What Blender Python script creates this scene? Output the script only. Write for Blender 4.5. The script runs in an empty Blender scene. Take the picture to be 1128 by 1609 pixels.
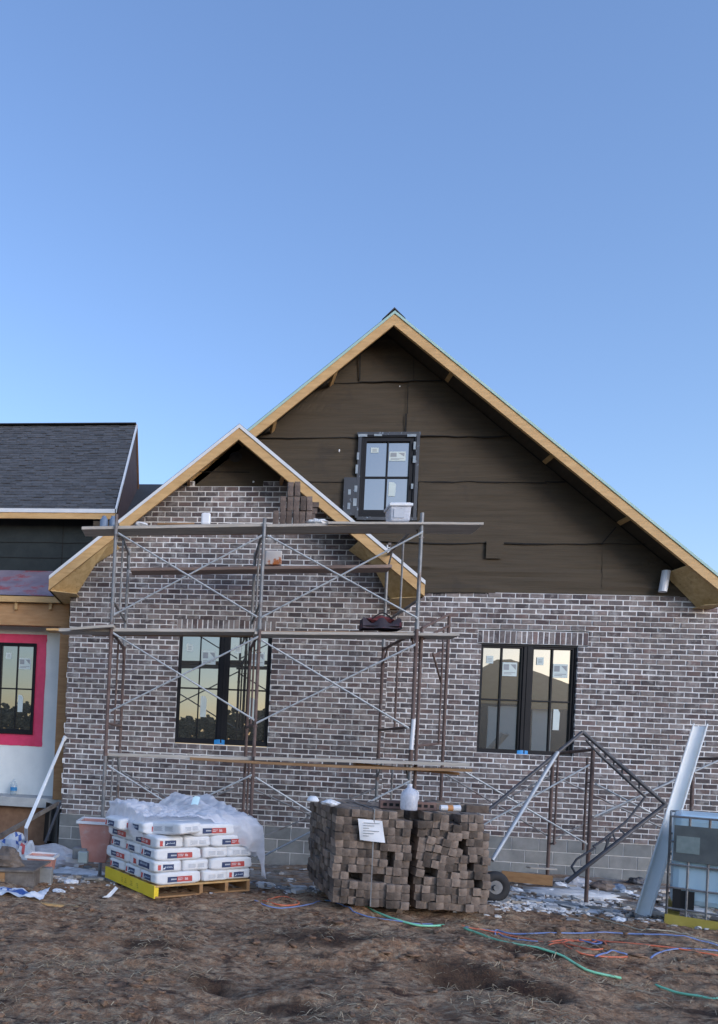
import bpy, math, random
from mathutils import Vector, Matrix, noise, Euler

SC = bpy.context.scene
COL = SC.collection
rnd = random.Random(7)
rad = math.radians

# ------------------------------------------------------------------ camera
IMW, IMH = 1128, 1609                       # pixel grid used to read sizes off
FOC, PX, PY = 1050.0, 196.0, 1166.0         # focal length and principal point in that grid
ROLL, YAW, CAMZ = 0.047, rad(-6.5), 1.6
RT = Vector((math.cos(YAW), -math.sin(YAW), 0))
FW = Vector((math.sin(YAW), math.cos(YAW), 0))
UP = Vector((0, 0, 1))
CAM = Vector((0, 0, CAMZ))
cx = RT*math.cos(ROLL) + UP*math.sin(ROLL)
cy = -RT*math.sin(ROLL) + UP*math.cos(ROLL)
cz = -FW
cd = bpy.data.cameras.new('camera')
cam = bpy.data.objects.new('camera', cd)
COL.objects.link(cam)
cam.matrix_world = Matrix(((cx.x, cy.x, cz.x, CAM.x), (cx.y, cy.y, cz.y, CAM.y), (cx.z, cy.z, cz.z, CAM.z), (0, 0, 0, 1)))
cd.sensor_fit = 'AUTO'
cd.sensor_width = 36
cd.lens = 36*FOC/IMH
cd.shift_x = (IMW/2-PX)/IMH
cd.shift_y = (PY-IMH/2)/IMH
cd.clip_start = 0.05
cd.clip_end = 3000
SC.camera = cam

# ------------------------------------------------------------------ sky, sun, exposure
SUN_EL, SUN_ROT = rad(15), rad(140)
w = bpy.data.worlds.new('World')
SC.world = w
w.use_nodes = True
wt = w.node_tree
sky = wt.nodes.new('ShaderNodeTexSky')
sky.sky_type = 'NISHITA'
sky.sun_disc = False
sky.sun_elevation = SUN_EL
sky.sun_rotation = SUN_ROT
sky.ozone_density = 4.6
sky.air_density = 1.5
sky.dust_density = 0.8
hue = wt.nodes.new('ShaderNodeMix')
hue.data_type = 'RGBA'
hue.blend_type = 'MULTIPLY'
hue.inputs['Factor'].default_value = 1.0
hue.inputs['B'].default_value = (1.10, 0.965, 1.06, 1)      # the evening's slightly violet blue
wt.links.new(sky.outputs[0], hue.inputs['A'])
wt.links.new(hue.outputs['Result'], wt.nodes['Background'].inputs[0])
wt.nodes['Background'].inputs[1].default_value = 0.15
sl = bpy.data.lights.new('sun', 'SUN')
sl.energy = 0.74
sl.angle = rad(28)
sl.color = (0.84, 0.92, 1.0)
sun = bpy.data.objects.new('sun', sl)
COL.objects.link(sun)
sd = Vector((math.sin(SUN_ROT)*math.cos(SUN_EL), math.cos(SUN_ROT)*math.cos(SUN_EL), math.sin(SUN_EL)))
sun.rotation_euler = sd.to_track_quat('Z', 'Y').to_euler()
sun.location = (0, -5, 20)
SC.view_settings.view_transform = 'Standard'
SC.view_settings.look = 'None'
SC.view_settings.exposure = 1.02
SC.view_settings.gamma = 1.0

# ------------------------------------------------------------------ helpers
def P(x, y, Y):
    """the point of the depth plane Y seen at photo pixel x, y"""
    a = x-PX
    b = PY-y
    d = FW + RT*((a*math.cos(ROLL)-b*math.sin(ROLL))/FOC) + UP*((a*math.sin(ROLL)+b*math.cos(ROLL))/FOC)
    return CAM + d*(Y/d.y)


def smooth(a, b, x):
    t = min(1, max(0, (x-a)/(b-a)))
    return t*t*(3-2*t)


def nz(x, y, z=0.0):
    return noise.noise(Vector((x, y, z)))


def gz(X, Y):
    """height of the ground"""
    base = 0.10 + 0.05*smooth(5.6, 3.2, Y)*0
    base -= 0.24*smooth(6.9, 9.2, Y) + 0.12*smooth(2.5, -2.0, X)*smooth(6.5, 9, Y)
    near = smooth(60, 14, math.hypot(X, Y))
    base += near*(0.075*nz(X*0.45+3, Y*0.6, 1.3) + 0.05*nz(X*1.3, Y*1.6, 4.1)*smooth(9.3, 6.2, Y))
    base += 0.07*smooth(0.5, 0, abs((Y-5.35+0.15*math.sin(X*1.3))/1.0)) * smooth(0.0, 1.4, X)*smooth(4.8, 2.1, X)
    base -= 0.20*math.exp(-(((X-1.85)/0.26)**2+((Y-4.72)/0.13)**2)) + 0.14*math.exp(-(((X-2.25)/0.16)**2+((Y-4.60)/0.10)**2))
    base -= 0.10*math.exp(-(((X-0.14)/0.13)**2+((Y-4.32)/0.08)**2))
    base += 0.02*math.exp(-(((X-1.9)/0.5)**2+((Y-5.05)/0.15)**2))
    base = base*near if near < 1 else base
    return base


def G(x, y):
    """the ground point seen at photo pixel x, y"""
    lo, hi = 2.0, 60.0
    for _ in range(40):
        m = (lo+hi)/2
        p = P(x, y, m)
        if p.z > gz(p.x, p.y):
            lo = m
        else:
            hi = m
    return P(x, y, lo)


class MB:
    """collects shapes; build() links them as one mesh object"""
    def __init__(self):
        self.v = []
        self.f = []
        self.c = []
        self.mi = []

    def add(self, vs, fs, col=None, mi=0):
        n = len(self.v)
        self.v += [Vector(p) for p in vs]
        for f in fs:
            self.f.append([i+n for i in f])
            self.c.append(col)
            self.mi.append(mi)
        return self

    def quad(self, a, b, c, d, col=None, mi=0):
        return self.add([a, b, c, d], [(0, 1, 2, 3)], col, mi)

    def box(self, x0, x1, y0, y1, z0, z1, col=None, mi=0):
        vs = [(x0, y0, z0), (x1, y0, z0), (x1, y1, z0), (x0, y1, z0), (x0, y0, z1), (x1, y0, z1), (x1, y1, z1), (x0, y1, z1)]
        return self.add(vs, [(0, 3, 2, 1), (4, 5, 6, 7), (0, 1, 5, 4), (1, 2, 6, 5), (2, 3, 7, 6), (3, 0, 4, 7)], col, mi)

    def obox(self, c, ax, ay, az, col=None, mi=0):
        c, ax, ay, az = Vector(c), Vector(ax), Vector(ay), Vector(az)
        vs = [c+ax*i+ay*j+az*k for k in (-1, 1) for i, j in ((-1, -1), (1, -1), (1, 1), (-1, 1))]
        return self.add(vs, [(0, 3, 2, 1), (4, 5, 6, 7), (0, 1, 5, 4), (1, 2, 6, 5), (2, 3, 7, 6), (3, 0, 4, 7)], col, mi)

    def bar(self, p, q, w, h, up=(0, 0, 1), col=None, mi=0):
        """a rectangular bar from p to q, w across, h along up"""
        p, q = Vector(p), Vector(q)
        d = (q-p)
        u = Vector(up)
        s = d.cross(u).normalized()
        u = s.cross(d).normalized()
        return self.obox((p+q)/2, d/2, s*(w/2), u*(h/2), col, mi)

    def prism(self, poly, y0, y1, col=None, mi=0):
        """(x, z) outline pushed from y0 to y1"""
        n = len(poly)
        vs = [(x, y0, z) for x, z in poly]+[(x, y1, z) for x, z in poly]
        fs = [tuple(range(n)), tuple(range(2*n-1, n-1, -1))]+[(i, i+n, (i+1) % n+n, (i+1) % n) for i in range(n)]
        return self.add(vs, fs, col, mi)

    def slab(self, pts, off, col=None, mi=0):
        """a planar outline given thickness by the offset vector"""
        n = len(pts)
        pts = [Vector(p) for p in pts]
        off = Vector(off)
        vs = pts+[p+off for p in pts]
        fs = [tuple(range(n)), tuple(range(2*n-1, n-1, -1))]+[(i, i+n, (i+1) % n+n, (i+1) % n) for i in range(n)]
        return self.add(vs, fs, col, mi)

    def pipe(self, pts, r, n=8, col=None, mi=0, caps=True):
        pts = [Vector(p) for p in pts]
        rs = r if isinstance(r, (list, tuple)) else [r]*len(pts)
        rings = []
        ref = None
        for i, p in enumerate(pts):
            d = (pts[min(i+1, len(pts)-1)]-pts[max(i-1, 0)]).normalized()
            if ref is None:
                ref = d.orthogonal().normalized()
            ref = (ref-d*ref.dot(d))
            if ref.length < 1e-6:
                ref = d.orthogonal()
            ref.normalize()
            s = d.cross(ref)
            rings.append([p+(ref*math.cos(t)+s*math.sin(t))*rs[i] for t in [2*math.pi*k/n for k in range(n)]])
        vs = [v for g in rings for v in g]
        fs = [(i*n+k, i*n+(k+1) % n, (i+1)*n+(k+1) % n, (i+1)*n+k) for i in range(len(pts)-1) for k in range(n)]
        if caps:
            fs += [tuple(reversed(range(n))), tuple(range((len(pts)-1)*n, len(pts)*n))]
        return self.add(vs, fs, col, mi)

    def lathe(self, c, prof, n=20, col=None, mi=0, sx=1, sy=1):
        c = Vector(c)
        vs = [c+Vector((r*sx*math.cos(2*math.pi*k/n), r*sy*math.sin(2*math.pi*k/n), z)) for r, z in prof for k in range(n)]
        m = len(prof)
        fs = [(i*n+k, i*n+(k+1) % n, (i+1)*n+(k+1) % n, (i+1)*n+k) for i in range(m-1) for k in range(n)]
        fs += [tuple(reversed(range(n))), tuple(range((m-1)*n, m*n))]
        return self.add(vs, fs, col, mi)

    def grid(self, nu, nv, fn, col=None, mi=0):
        vs = [fn(i/(nu-1), j/(nv-1)) for j in range(nv) for i in range(nu)]
        fs = [(j*nu+i, j*nu+i+1, (j+1)*nu+i+1, (j+1)*nu+i) for j in range(nv-1) for i in range(nu-1)]
        return self.add(vs, fs, col, mi)

    def lump(self, c, r, seed, n=8, m=6, sq=(1, 1, 1), amp=0.35, col=None, mi=0, freq=1.6):
        """an irregular lump"""
        c = Vector(c)
        vs = []
        for j in range(m+1):
            th = math.pi*j/m
            for k in range(n):
                ph = 2*math.pi*k/n
                d = Vector((math.sin(th)*math.cos(ph), math.sin(th)*math.sin(ph), math.cos(th)))
                q = r*(1+amp*noise.noise(d*freq+Vector((seed*3.1, seed*1.7, seed*.9)))*1.6)
                vs.append(c+Vector((d.x*q*sq[0], d.y*q*sq[1], d.z*q*sq[2])))
        fs = [(j*n+k, (j+1)*n+k, (j+1)*n+(k+1) % n, j*n+(k+1) % n) for j in range(m) for k in range(n)]
        return self.add(vs, fs, col, mi)

    def build(self, name, m, parent=None, smooth_=False, bevel=0, origin=None):
        me = bpy.data.meshes.new(name)
        if parent is not None:
            org = parent.matrix_basis.translation.copy()
            pp = parent.parent
            while pp is not None:
                org += pp.matrix_basis.translation
                pp = pp.parent
            loc = Vector((0, 0, 0))
        else:
            if origin is None:
                xs = [p.x for p in self.v]
                ys = [p.y for p in self.v]
                zs = [p.z for p in self.v]
                origin = Vector(((min(xs)+max(xs))/2, (min(ys)+max(ys))/2, min(zs)))
            org = Vector(origin)
            loc = org
        me.from_pydata([tuple(p-org) for p in self.v], [], self.f)
        for mm in (m if isinstance(m, (list, tuple)) else [m]):
            me.materials.append(mm)
        if any(self.mi):
            me.polygons.foreach_set('material_index', self.mi)
        if any(c is not None for c in self.c):
            at = me.color_attributes.new('tint', 'FLOAT_COLOR', 'CORNER')
            buf = []
            for p, c in zip(me.polygons, self.c):
                c = c or (1, 1, 1)
                buf += [c[0], c[1], c[2], 1.0]*p.loop_total
            at.data.foreach_set('color', buf)
        if smooth_:
            me.polygons.foreach_set('use_smooth', [True]*len(me.polygons))
        me.update()
        o = bpy.data.objects.new(name, me)
        o.location = loc
        COL.objects.link(o)
        if parent is not None:
            o.parent = parent
        if bevel:
            b = o.modifiers.new('bevel', 'BEVEL')
            b.width = bevel
            b.segments = 2
            b.limit_method = 'ANGLE'
        return o


def tag(o, label=None, cat=None, group=None, kind=None):
    if label:
        o['label'] = label
    if cat:
        o['category'] = cat
    if group:
        o['group'] = group
    if kind:
        o['kind'] = kind
    return o


def thing(name, loc, label, cat, group=None):
    o = bpy.data.objects.new(name, None)
    o.location = Vector(loc)
    o.empty_display_size = 0.1
    COL.objects.link(o)
    return tag(o, label, cat, group)


def copy_tree(o, parent=None):
    c = o.copy()
    COL.objects.link(c)
    c.parent = parent
    for ch in list(o.children):
        copy_tree(ch, c)
    return c


# ------------------------------------------------------------------ materials
def mat(name, c1, c2=None, scale=4.0, rough=0.7, bump=0.0, bscale=None, metal=0.0, stretch=(1, 1, 1), tint=False,
        c3=None, s3=1.5, t3=0.55, w3=0.08, objrand=0.0, spec=0.5, detail=6, big=0.0):
    m = bpy.data.materials.new(name)
    m.use_nodes = True
    t = m.node_tree
    N, L = t.nodes, t.links
    bs = N['Principled BSDF']
    bs.inputs['Roughness'].default_value = rough
    bs.inputs['Metallic'].default_value = metal
    bs.inputs['Specular IOR Level'].default_value = spec
    tc = N.new('ShaderNodeTexCoord')
    mp = N.new('ShaderNodeMapping')
    mp.inputs['Scale'].default_value = stretch
    L.new(tc.outputs['Object'], mp.inputs['Vector'])
    vec = mp.outputs['Vector']
    n1 = N.new('ShaderNodeTexNoise')
    n1.inputs['Scale'].default_value = scale
    n1.inputs['Detail'].default_value = detail
    n1.inputs['Roughness'].default_value = 0.62
    L.new(vec, n1.inputs['Vector'])
    rp = N.new('ShaderNodeValToRGB')
    rp.color_ramp.elements[0].position = 0.32
    rp.color_ramp.elements[1].position = 0.68
    rp.color_ramp.elements[0].color = (*c1, 1)
    rp.color_ramp.elements[1].color = (*(c2 or c1), 1)
    L.new(n1.outputs['Fac'], rp.inputs['Fac'])
    col = rp.outputs['Color']
    if tint:
        a = N.new('ShaderNodeAttribute')
        a.attribute_name = 'tint'
        mx = N.new('ShaderNodeMix')
        mx.data_type = 'RGBA'
        mx.blend_type = 'MULTIPLY'
        mx.inputs['Factor'].default_value = 1
        L.new(col, mx.inputs['A'])
        L.new(a.outputs['Color'], mx.inputs['B'])
        col = mx.outputs['Result']
    if objrand:
        oi = N.new('ShaderNodeObjectInfo')
        mr = N.new('ShaderNodeMapRange')
        mr.inputs['To Min'].default_value = 1-objrand
        mr.inputs['To Max'].default_value = 1+objrand
        L.new(oi.outputs['Random'], mr.inputs['Value'])
        mx = N.new('ShaderNodeMix')
        mx.data_type = 'RGBA'
        mx.blend_type = 'MULTIPLY'
        mx.inputs['Factor'].default_value = 1
        L.new(col, mx.inputs['A'])
        L.new(mr.outputs['Result'], mx.inputs['B'])
        col = mx.outputs['Result']
    if c3:
        n3 = N.new('ShaderNodeTexNoise')
        n3.inputs['Scale'].default_value = s3
        n3.inputs['Detail'].default_value = 8
        n3.inputs['Roughness'].default_value = 0.68
        L.new(tc.outputs['Object'], n3.inputs['Vector'])
        r3 = N.new('ShaderNodeMapRange')
        r3.inputs['From Min'].default_value = t3
        r3.inputs['From Max'].default_value = t3+w3
        L.new(n3.outputs['Fac'], r3.inputs['Value'])
        mx = N.new('ShaderNodeMix')
        mx.data_type = 'RGBA'
        L.new(r3.outputs['Result'], mx.inputs['Factor'])
        L.new(col, mx.inputs['A'])
        mx.inputs['B'].default_value = (*c3, 1)
        col = mx.outputs['Result']
    if big:
        nb_ = N.new('ShaderNodeTexNoise')
        nb_.inputs['Scale'].default_value = 0.9
        nb_.inputs['Detail'].default_value = 5
        nb_.inputs['Roughness'].default_value = 0.6
        L.new(tc.outputs['Object'], nb_.inputs['Vector'])
        rb = N.new('ShaderNodeMapRange')
        rb.inputs['From Min'].default_value = 0.3
        rb.inputs['From Max'].default_value = 0.7
        rb.inputs['To Min'].default_value = 1-big
        rb.inputs['To Max'].default_value = 1+big
        L.new(nb_.outputs['Fac'], rb.inputs['Value'])
        mx = N.new('ShaderNodeMix')
        mx.data_type = 'RGBA'
        mx.blend_type = 'MULTIPLY'
        mx.inputs['Factor'].default_value = 1
        L.new(col, mx.inputs['A'])
        L.new(rb.outputs['Result'], mx.inputs['B'])
        col = mx.outputs['Result']
    L.new(col, bs.inputs['Base Color'])
    if bump:
        nb = N.new('ShaderNodeTexNoise')
        nb.inputs['Scale'].default_value = bscale or scale*3
        nb.inputs['Detail'].default_value = 5
        L.new(vec, nb.inputs['Vector'])
        b = N.new('ShaderNodeBump')
        b.inputs['Strength'].default_value = 1
        b.inputs['Distance'].default_value = bump
        L.new(nb.outputs['Fac'], b.inputs['Height'])
        L.new(b.outputs['Normal'], bs.inputs['Normal'])
    return m


def glass_mat():
    m = bpy.data.materials.new('window_glass')
    m.use_nodes = True
    t = m.node_tree
    N, L = t.nodes, t.links
    bs = N['Principled BSDF']
    bs.inputs['Base Color'].default_value = (0.012, 0.014, 0.014, 1)
    bs.inputs['Roughness'].default_value = 0.3
    gl = N.new('ShaderNodeBsdfGlossy')
    gl.inputs['Color'].default_value = (0.90, 0.95, 0.93, 1)
    gl.inputs['Roughness'].default_value = 0.0
    lw = N.new('ShaderNodeFresnel')
    lw.inputs['IOR'].default_value = 3.1
    mx = N.new('ShaderNodeMixShader')
    L.new(lw.outputs[0], mx.inputs[0])
    L.new(bs.outputs[0], mx.inputs[1])
    L.new(gl.outputs[0], mx.inputs[2])
    L.new(mx.outputs[0], N['Material Output'].inputs[0])
    # the panes are not perfectly flat
    nb = N.new('ShaderNodeTexNoise')
    nb.inputs['Scale'].default_value = 1.6
    tc = N.new('ShaderNodeTexCoord')
    L.new(tc.outputs['Object'], nb.inputs['Vector'])
    b = N.new('ShaderNodeBump')
    b.inputs['Distance'].default_value = 0.0005
    L.new(nb.outputs['Fac'], b.inputs['Height'])
    L.new(b.outputs['Normal'], gl.inputs['Normal'])
    return m


def film_mat(name, col, alpha, rough=0.35):
    m = bpy.data.materials.new(name)
    m.use_nodes = True
    t = m.node_tree
    N, L = t.nodes, t.links
    bs = N['Principled BSDF']
    bs.inputs['Base Color'].default_value = (*col, 1)
    bs.inputs['Roughness'].default_value = rough
    tr = N.new('ShaderNodeBsdfTransparent')
    tl = N.new('ShaderNodeBsdfTranslucent')
    tl.inputs['Color'].default_value = (*col, 1)
    m1 = N.new('ShaderNodeMixShader')
    m1.inputs[0].default_value = 0.35
    L.new(bs.outputs[0], m1.inputs[1])
    L.new(tl.outputs[0], m1.inputs[2])
    m2 = N.new('ShaderNodeMixShader')
    n1 = N.new('ShaderNodeTexNoise')
    n1.inputs['Scale'].default_value = 7
    n1.inputs['Detail'].default_value = 5
    mr = N.new('ShaderNodeMapRange')
    mr.inputs['From Min'].default_value = 0.3
    mr.inputs['From Max'].default_value = 0.7
    mr.inputs['To Min'].default_value = alpha-0.12
    mr.inputs['To Max'].default_value = min(1, alpha+0.15)
    L.new(n1.outputs['Fac'], mr.inputs['Value'])
    L.new(mr.outputs['Result'], m2.inputs[0])
    L.new(tr.outputs[0], m2.inputs[1])
    L.new(m1.outputs[0], m2.inputs[2])
    L.new(m2.outputs[0], N['Material Output'].inputs[0])
    return m


M = {}
M['brick'] = mat('tumbled_brick', (1.08, 1.08, 1.08), (1.62, 1.61, 1.6), 14, 0.9, 0.004, 40, tint=True,
                 c3=(0.42, 0.41, 0.40), s3=7.5, t3=0.505, w3=0.30, big=0.22)
M['mortar'] = mat('mortar', (0.54, 0.535, 0.53), (0.78, 0.775, 0.77), 6, 0.95, 0.006, 60, big=0.2)
M['block'] = mat('concrete_block', (0.17, 0.175, 0.175), (0.26, 0.265, 0.26), 5, 0.95, 0.002, 90, tint=True)
M['chunk'] = mat('grey_concrete', (0.19, 0.195, 0.19), (0.30, 0.30, 0.29), 6, 0.95, 0.003, 40)
M['felt'] = mat('felt_paper', (0.050, 0.038, 0.023), (0.070, 0.053, 0.034), 3.5, 0.85, 0.014, 5, stretch=(0.35, 1, 4.5),
                c3=(0.040, 0.032, 0.024), s3=2.0, t3=0.56, w3=0.2)
M['felt_edge'] = mat('felt_edge', (0.008, 0.008, 0.008), (0.016, 0.015, 0.014), 9, 0.9)
M['pine'] = mat('pine_board', (0.45, 0.27, 0.105), (0.60, 0.385, 0.170), 3, 0.65, 0.001, 30, stretch=(1.2, 6, 6),
                c3=(0.26, 0.14, 0.055), s3=9, t3=0.655, w3=0.05)
M['pine_old'] = mat('brown_board', (0.27, 0.14, 0.058), (0.40, 0.225, 0.10), 3, 0.7, 0.001, 30, stretch=(1.2, 6, 6))
M['osb'] = mat('strand_board', (0.50, 0.33, 0.14), (0.66, 0.49, 0.25), 16, 0.75, 0.001, 50, c3=(0.30, 0.18, 0.07), s3=18, t3=0.6)
M['osb_dark'] = mat('plywood', (0.20, 0.105, 0.06), (0.29, 0.165, 0.095), 8, 0.8)
M['white_trim'] = mat('white_metal_trim', (0.58, 0.60, 0.62), (0.66, 0.68, 0.70), 4, 0.35)
M['green_trim'] = mat('pale_green_trim', (0.30, 0.47, 0.43), (0.38, 0.54, 0.49), 4, 0.6)
M['shingle'] = mat('shingle', (0.75, 0.75, 0.75), (1.2, 1.2, 1.2), 26, 0.9, 0.003, 120, tint=True)
M['frame'] = mat('black_window_frame', (0.013, 0.014, 0.017), (0.018, 0.019, 0.023), 4, 0.45, spec=0.12)
M['glass'] = glass_mat()
M['sticker'] = mat('white_sticker', (0.50, 0.58, 0.57), (0.56, 0.64, 0.62), 9, 0.6)
M['sticker_grey'] = mat('grey_print', (0.22, 0.25, 0.27), (0.28, 0.3, 0.32), 9, 0.6)
M['blue_tape'] = mat('blue_tape', (0.01, 0.24, 0.62), (0.02, 0.30, 0.70), 9, 0.5)
M['flash_tape'] = mat('flashing_tape', (0.012, 0.016, 0.024), (0.02, 0.027, 0.04), 6, 0.4, c3=(0.16, 0.20, 0.25), s3=13, t3=0.60, w3=0.03)
M['pink_tape'] = mat('magenta_sealant', (0.62, 0.028, 0.10), (0.74, 0.05, 0.15), 5, 0.45, 0.003, 14)
M['housewrap'] = mat('grey_white_board', (0.66, 0.69, 0.68), (0.78, 0.80, 0.78), 2.5, 0.7)
M['dark_felt'] = mat('dark_green_felt', (0.010, 0.016, 0.018), (0.018, 0.026, 0.028), 5, 0.85, 0.003, 12)
M['underlay'] = mat('purple_underlayment', (0.17, 0.135, 0.175), (0.27, 0.225, 0.265), 3, 0.55, 0.010, 6, c3=(0.30, 0.08, 0.09), s3=2.2, t3=0.53)
M['galv'] = mat('galvanised_steel', (0.17, 0.175, 0.18), (0.28, 0.285, 0.29), 7, 0.55, metal=0.4, c3=(0.15, 0.10, 0.08), s3=4, t3=0.53, w3=0.15)
M['zinc'] = mat('bright_zinc_tube', (0.36, 0.38, 0.39), (0.50, 0.52, 0.53), 9, 0.5, metal=0.4, c3=(0.24, 0.21, 0.19), s3=5, t3=0.60, w3=0.15)
M['rust'] = mat('rusty_steel', (0.10, 0.062, 0.054), (0.17, 0.12, 0.105), 11, 0.75, metal=0.1, c3=(0.20, 0.19, 0.19), s3=6, t3=0.6)
M['dark_steel'] = mat('dark_steel', (0.06, 0.062, 0.07), (0.11, 0.11, 0.12), 9, 0.55, metal=0.3)
M['plank'] = mat('weathered_plank', (0.34, 0.31, 0.27), (0.50, 0.46, 0.41), 3, 0.85, 0.002, 30, stretch=(0.7, 6, 6),
                 c3=(0.42, 0.41, 0.39), s3=5, t3=0.63)
M['plank_brown'] = mat('brown_plank', (0.22, 0.125, 0.06), (0.34, 0.21, 0.11), 3, 0.8, 0.002, 30, stretch=(0.7, 6, 6), c3=(0.40, 0.36, 0.3), s3=6, t3=0.68)
M['red_plank'] = mat('reddish_plank', (0.26, 0.18, 0.15), (0.36, 0.28, 0.245), 3, 0.8, 0.002, 30, stretch=(0.7, 6, 6))
M['bag'] = mat('paper_bag', (0.66, 0.67, 0.69), (0.78, 0.79, 0.80), 8, 0.6, 0.004, 22)
M['print'] = mat('printed_ink', (0.9, 0.9, 0.9), (1.05, 1.05, 1.05), 12, 0.6, tint=True)
M['yellow'] = mat('yellow_paint', (0.80, 0.56, 0.02), (0.88, 0.66, 0.05), 6, 0.6, c3=(0.45, 0.30, 0.04), s3=8, t3=0.64)
M['film'] = film_mat('plastic_film', (0.86, 0.86, 0.90), 0.74)
M['stack_brick'] = mat('loose_brick', (0.124, 0.091, 0.070), (0.262, 0.204, 0.163), 13, 0.95, 0.006, 38, objrand=0.6,
                       c3=(0.30, 0.27, 0.235), s3=9, t3=0.62, w3=0.18)
M['stack_brick_tint'] = mat('loose_brick_mass', (0.124, 0.091, 0.070), (0.262, 0.204, 0.163), 13, 0.95, 0.006, 38, tint=True)
M['red_brick'] = mat('red_cored_brick', (0.17, 0.10, 0.085), (0.25, 0.16, 0.13), 12, 0.95, 0.004, 40)
M['hole'] = mat('dark_hollow', (0.012, 0.011, 0.010), (0.02, 0.018, 0.016), 6, 0.95)
M['paper'] = mat('white_paper', (0.70, 0.71, 0.73), (0.78, 0.79, 0.80), 6, 0.7)
M['plastic_white'] = mat('white_plastic', (0.68, 0.70, 0.73), (0.78, 0.79, 0.81), 6, 0.35)
M['jug'] = film_mat('translucent_jug', (0.80, 0.82, 0.88), 0.85, 0.3)
M['water'] = film_mat('clear_bottle', (0.6, 0.7, 0.75), 0.35, 0.1)
M['red_tub'] = mat('faded_red_plastic', (0.55, 0.23, 0.18), (0.62, 0.34, 0.28), 6, 0.6, c3=(0.58, 0.48, 0.44), s3=6, t3=0.56, w3=0.2)
M['rubber'] = mat('black_rubber', (0.014, 0.014, 0.015), (0.03, 0.03, 0.032), 8, 0.8)
M['tank'] = mat('translucent_tank', (0.50, 0.70, 0.80), (0.58, 0.75, 0.83), 2, 0.35)
M['grey_sheet'] = mat('grey_plate', (0.10, 0.115, 0.12), (0.15, 0.165, 0.165), 5, 0.45, metal=0.4)
M['beam'] = mat('pale_painted_plank', (0.84, 0.82, 0.76), (0.90, 0.88, 0.83), 5, 0.75, spec=0.1)
M['pvc'] = mat('white_pipe', (0.72, 0.75, 0.76), (0.78, 0.81, 0.82), 5, 0.3)
M['orange_cord'] = mat('orange_cord', (0.62, 0.13, 0.06), (0.7, 0.2, 0.1), 9, 0.5)
M['blue_cord'] = mat('blue_cord', (0.16, 0.22, 0.45), (0.22, 0.3, 0.52), 9, 0.5)
M['green_hose'] = mat('green_hose', (0.20, 0.60, 0.36), (0.28, 0.68, 0.44), 9, 0.4)
M['pale_hose'] = mat('tan_hose', (0.42, 0.36, 0.26), (0.5, 0.44, 0.33), 9, 0.5)
M['black'] = mat('black_plastic', (0.008, 0.008, 0.009), (0.014, 0.014, 0.015), 5, 0.5)
M['concrete'] = mat('porch_slab', (0.36, 0.37, 0.37), (0.47, 0.48, 0.47), 4, 0.9, 0.002, 30)
M['bluegrey'] = mat('blue_grey_plastic', (0.12, 0.17, 0.26), (0.18, 0.24, 0.33), 6, 0.4)
M['tool_bag'] = mat('dark_canvas', (0.03, 0.026, 0.036), (0.06, 0.045, 0.06), 9, 0.8, 0.004, 20, c3=(0.24, 0.06, 0.07), s3=7, t3=0.56)
M['tinted'] = mat('coloured_plastic', (0.9, 0.9, 0.9), (1.06, 1.06, 1.06), 9, 0.55, 0.002, 18, tint=True)
M['dirt'] = mat('clod_dirt', (0.13, 0.068, 0.040), (0.30, 0.18, 0.11), 9, 0.95, 0.01, 25)
M['straw'] = mat('dry_straw', (0.85, 0.85, 0.85), (1.1, 1.1, 1.1), 9, 0.8, tint=True)
M['crumb'] = mat('mortar_crumbs', (0.44, 0.425, 0.40), (0.64, 0.62, 0.59), 9, 0.9, tint=True)


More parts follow.
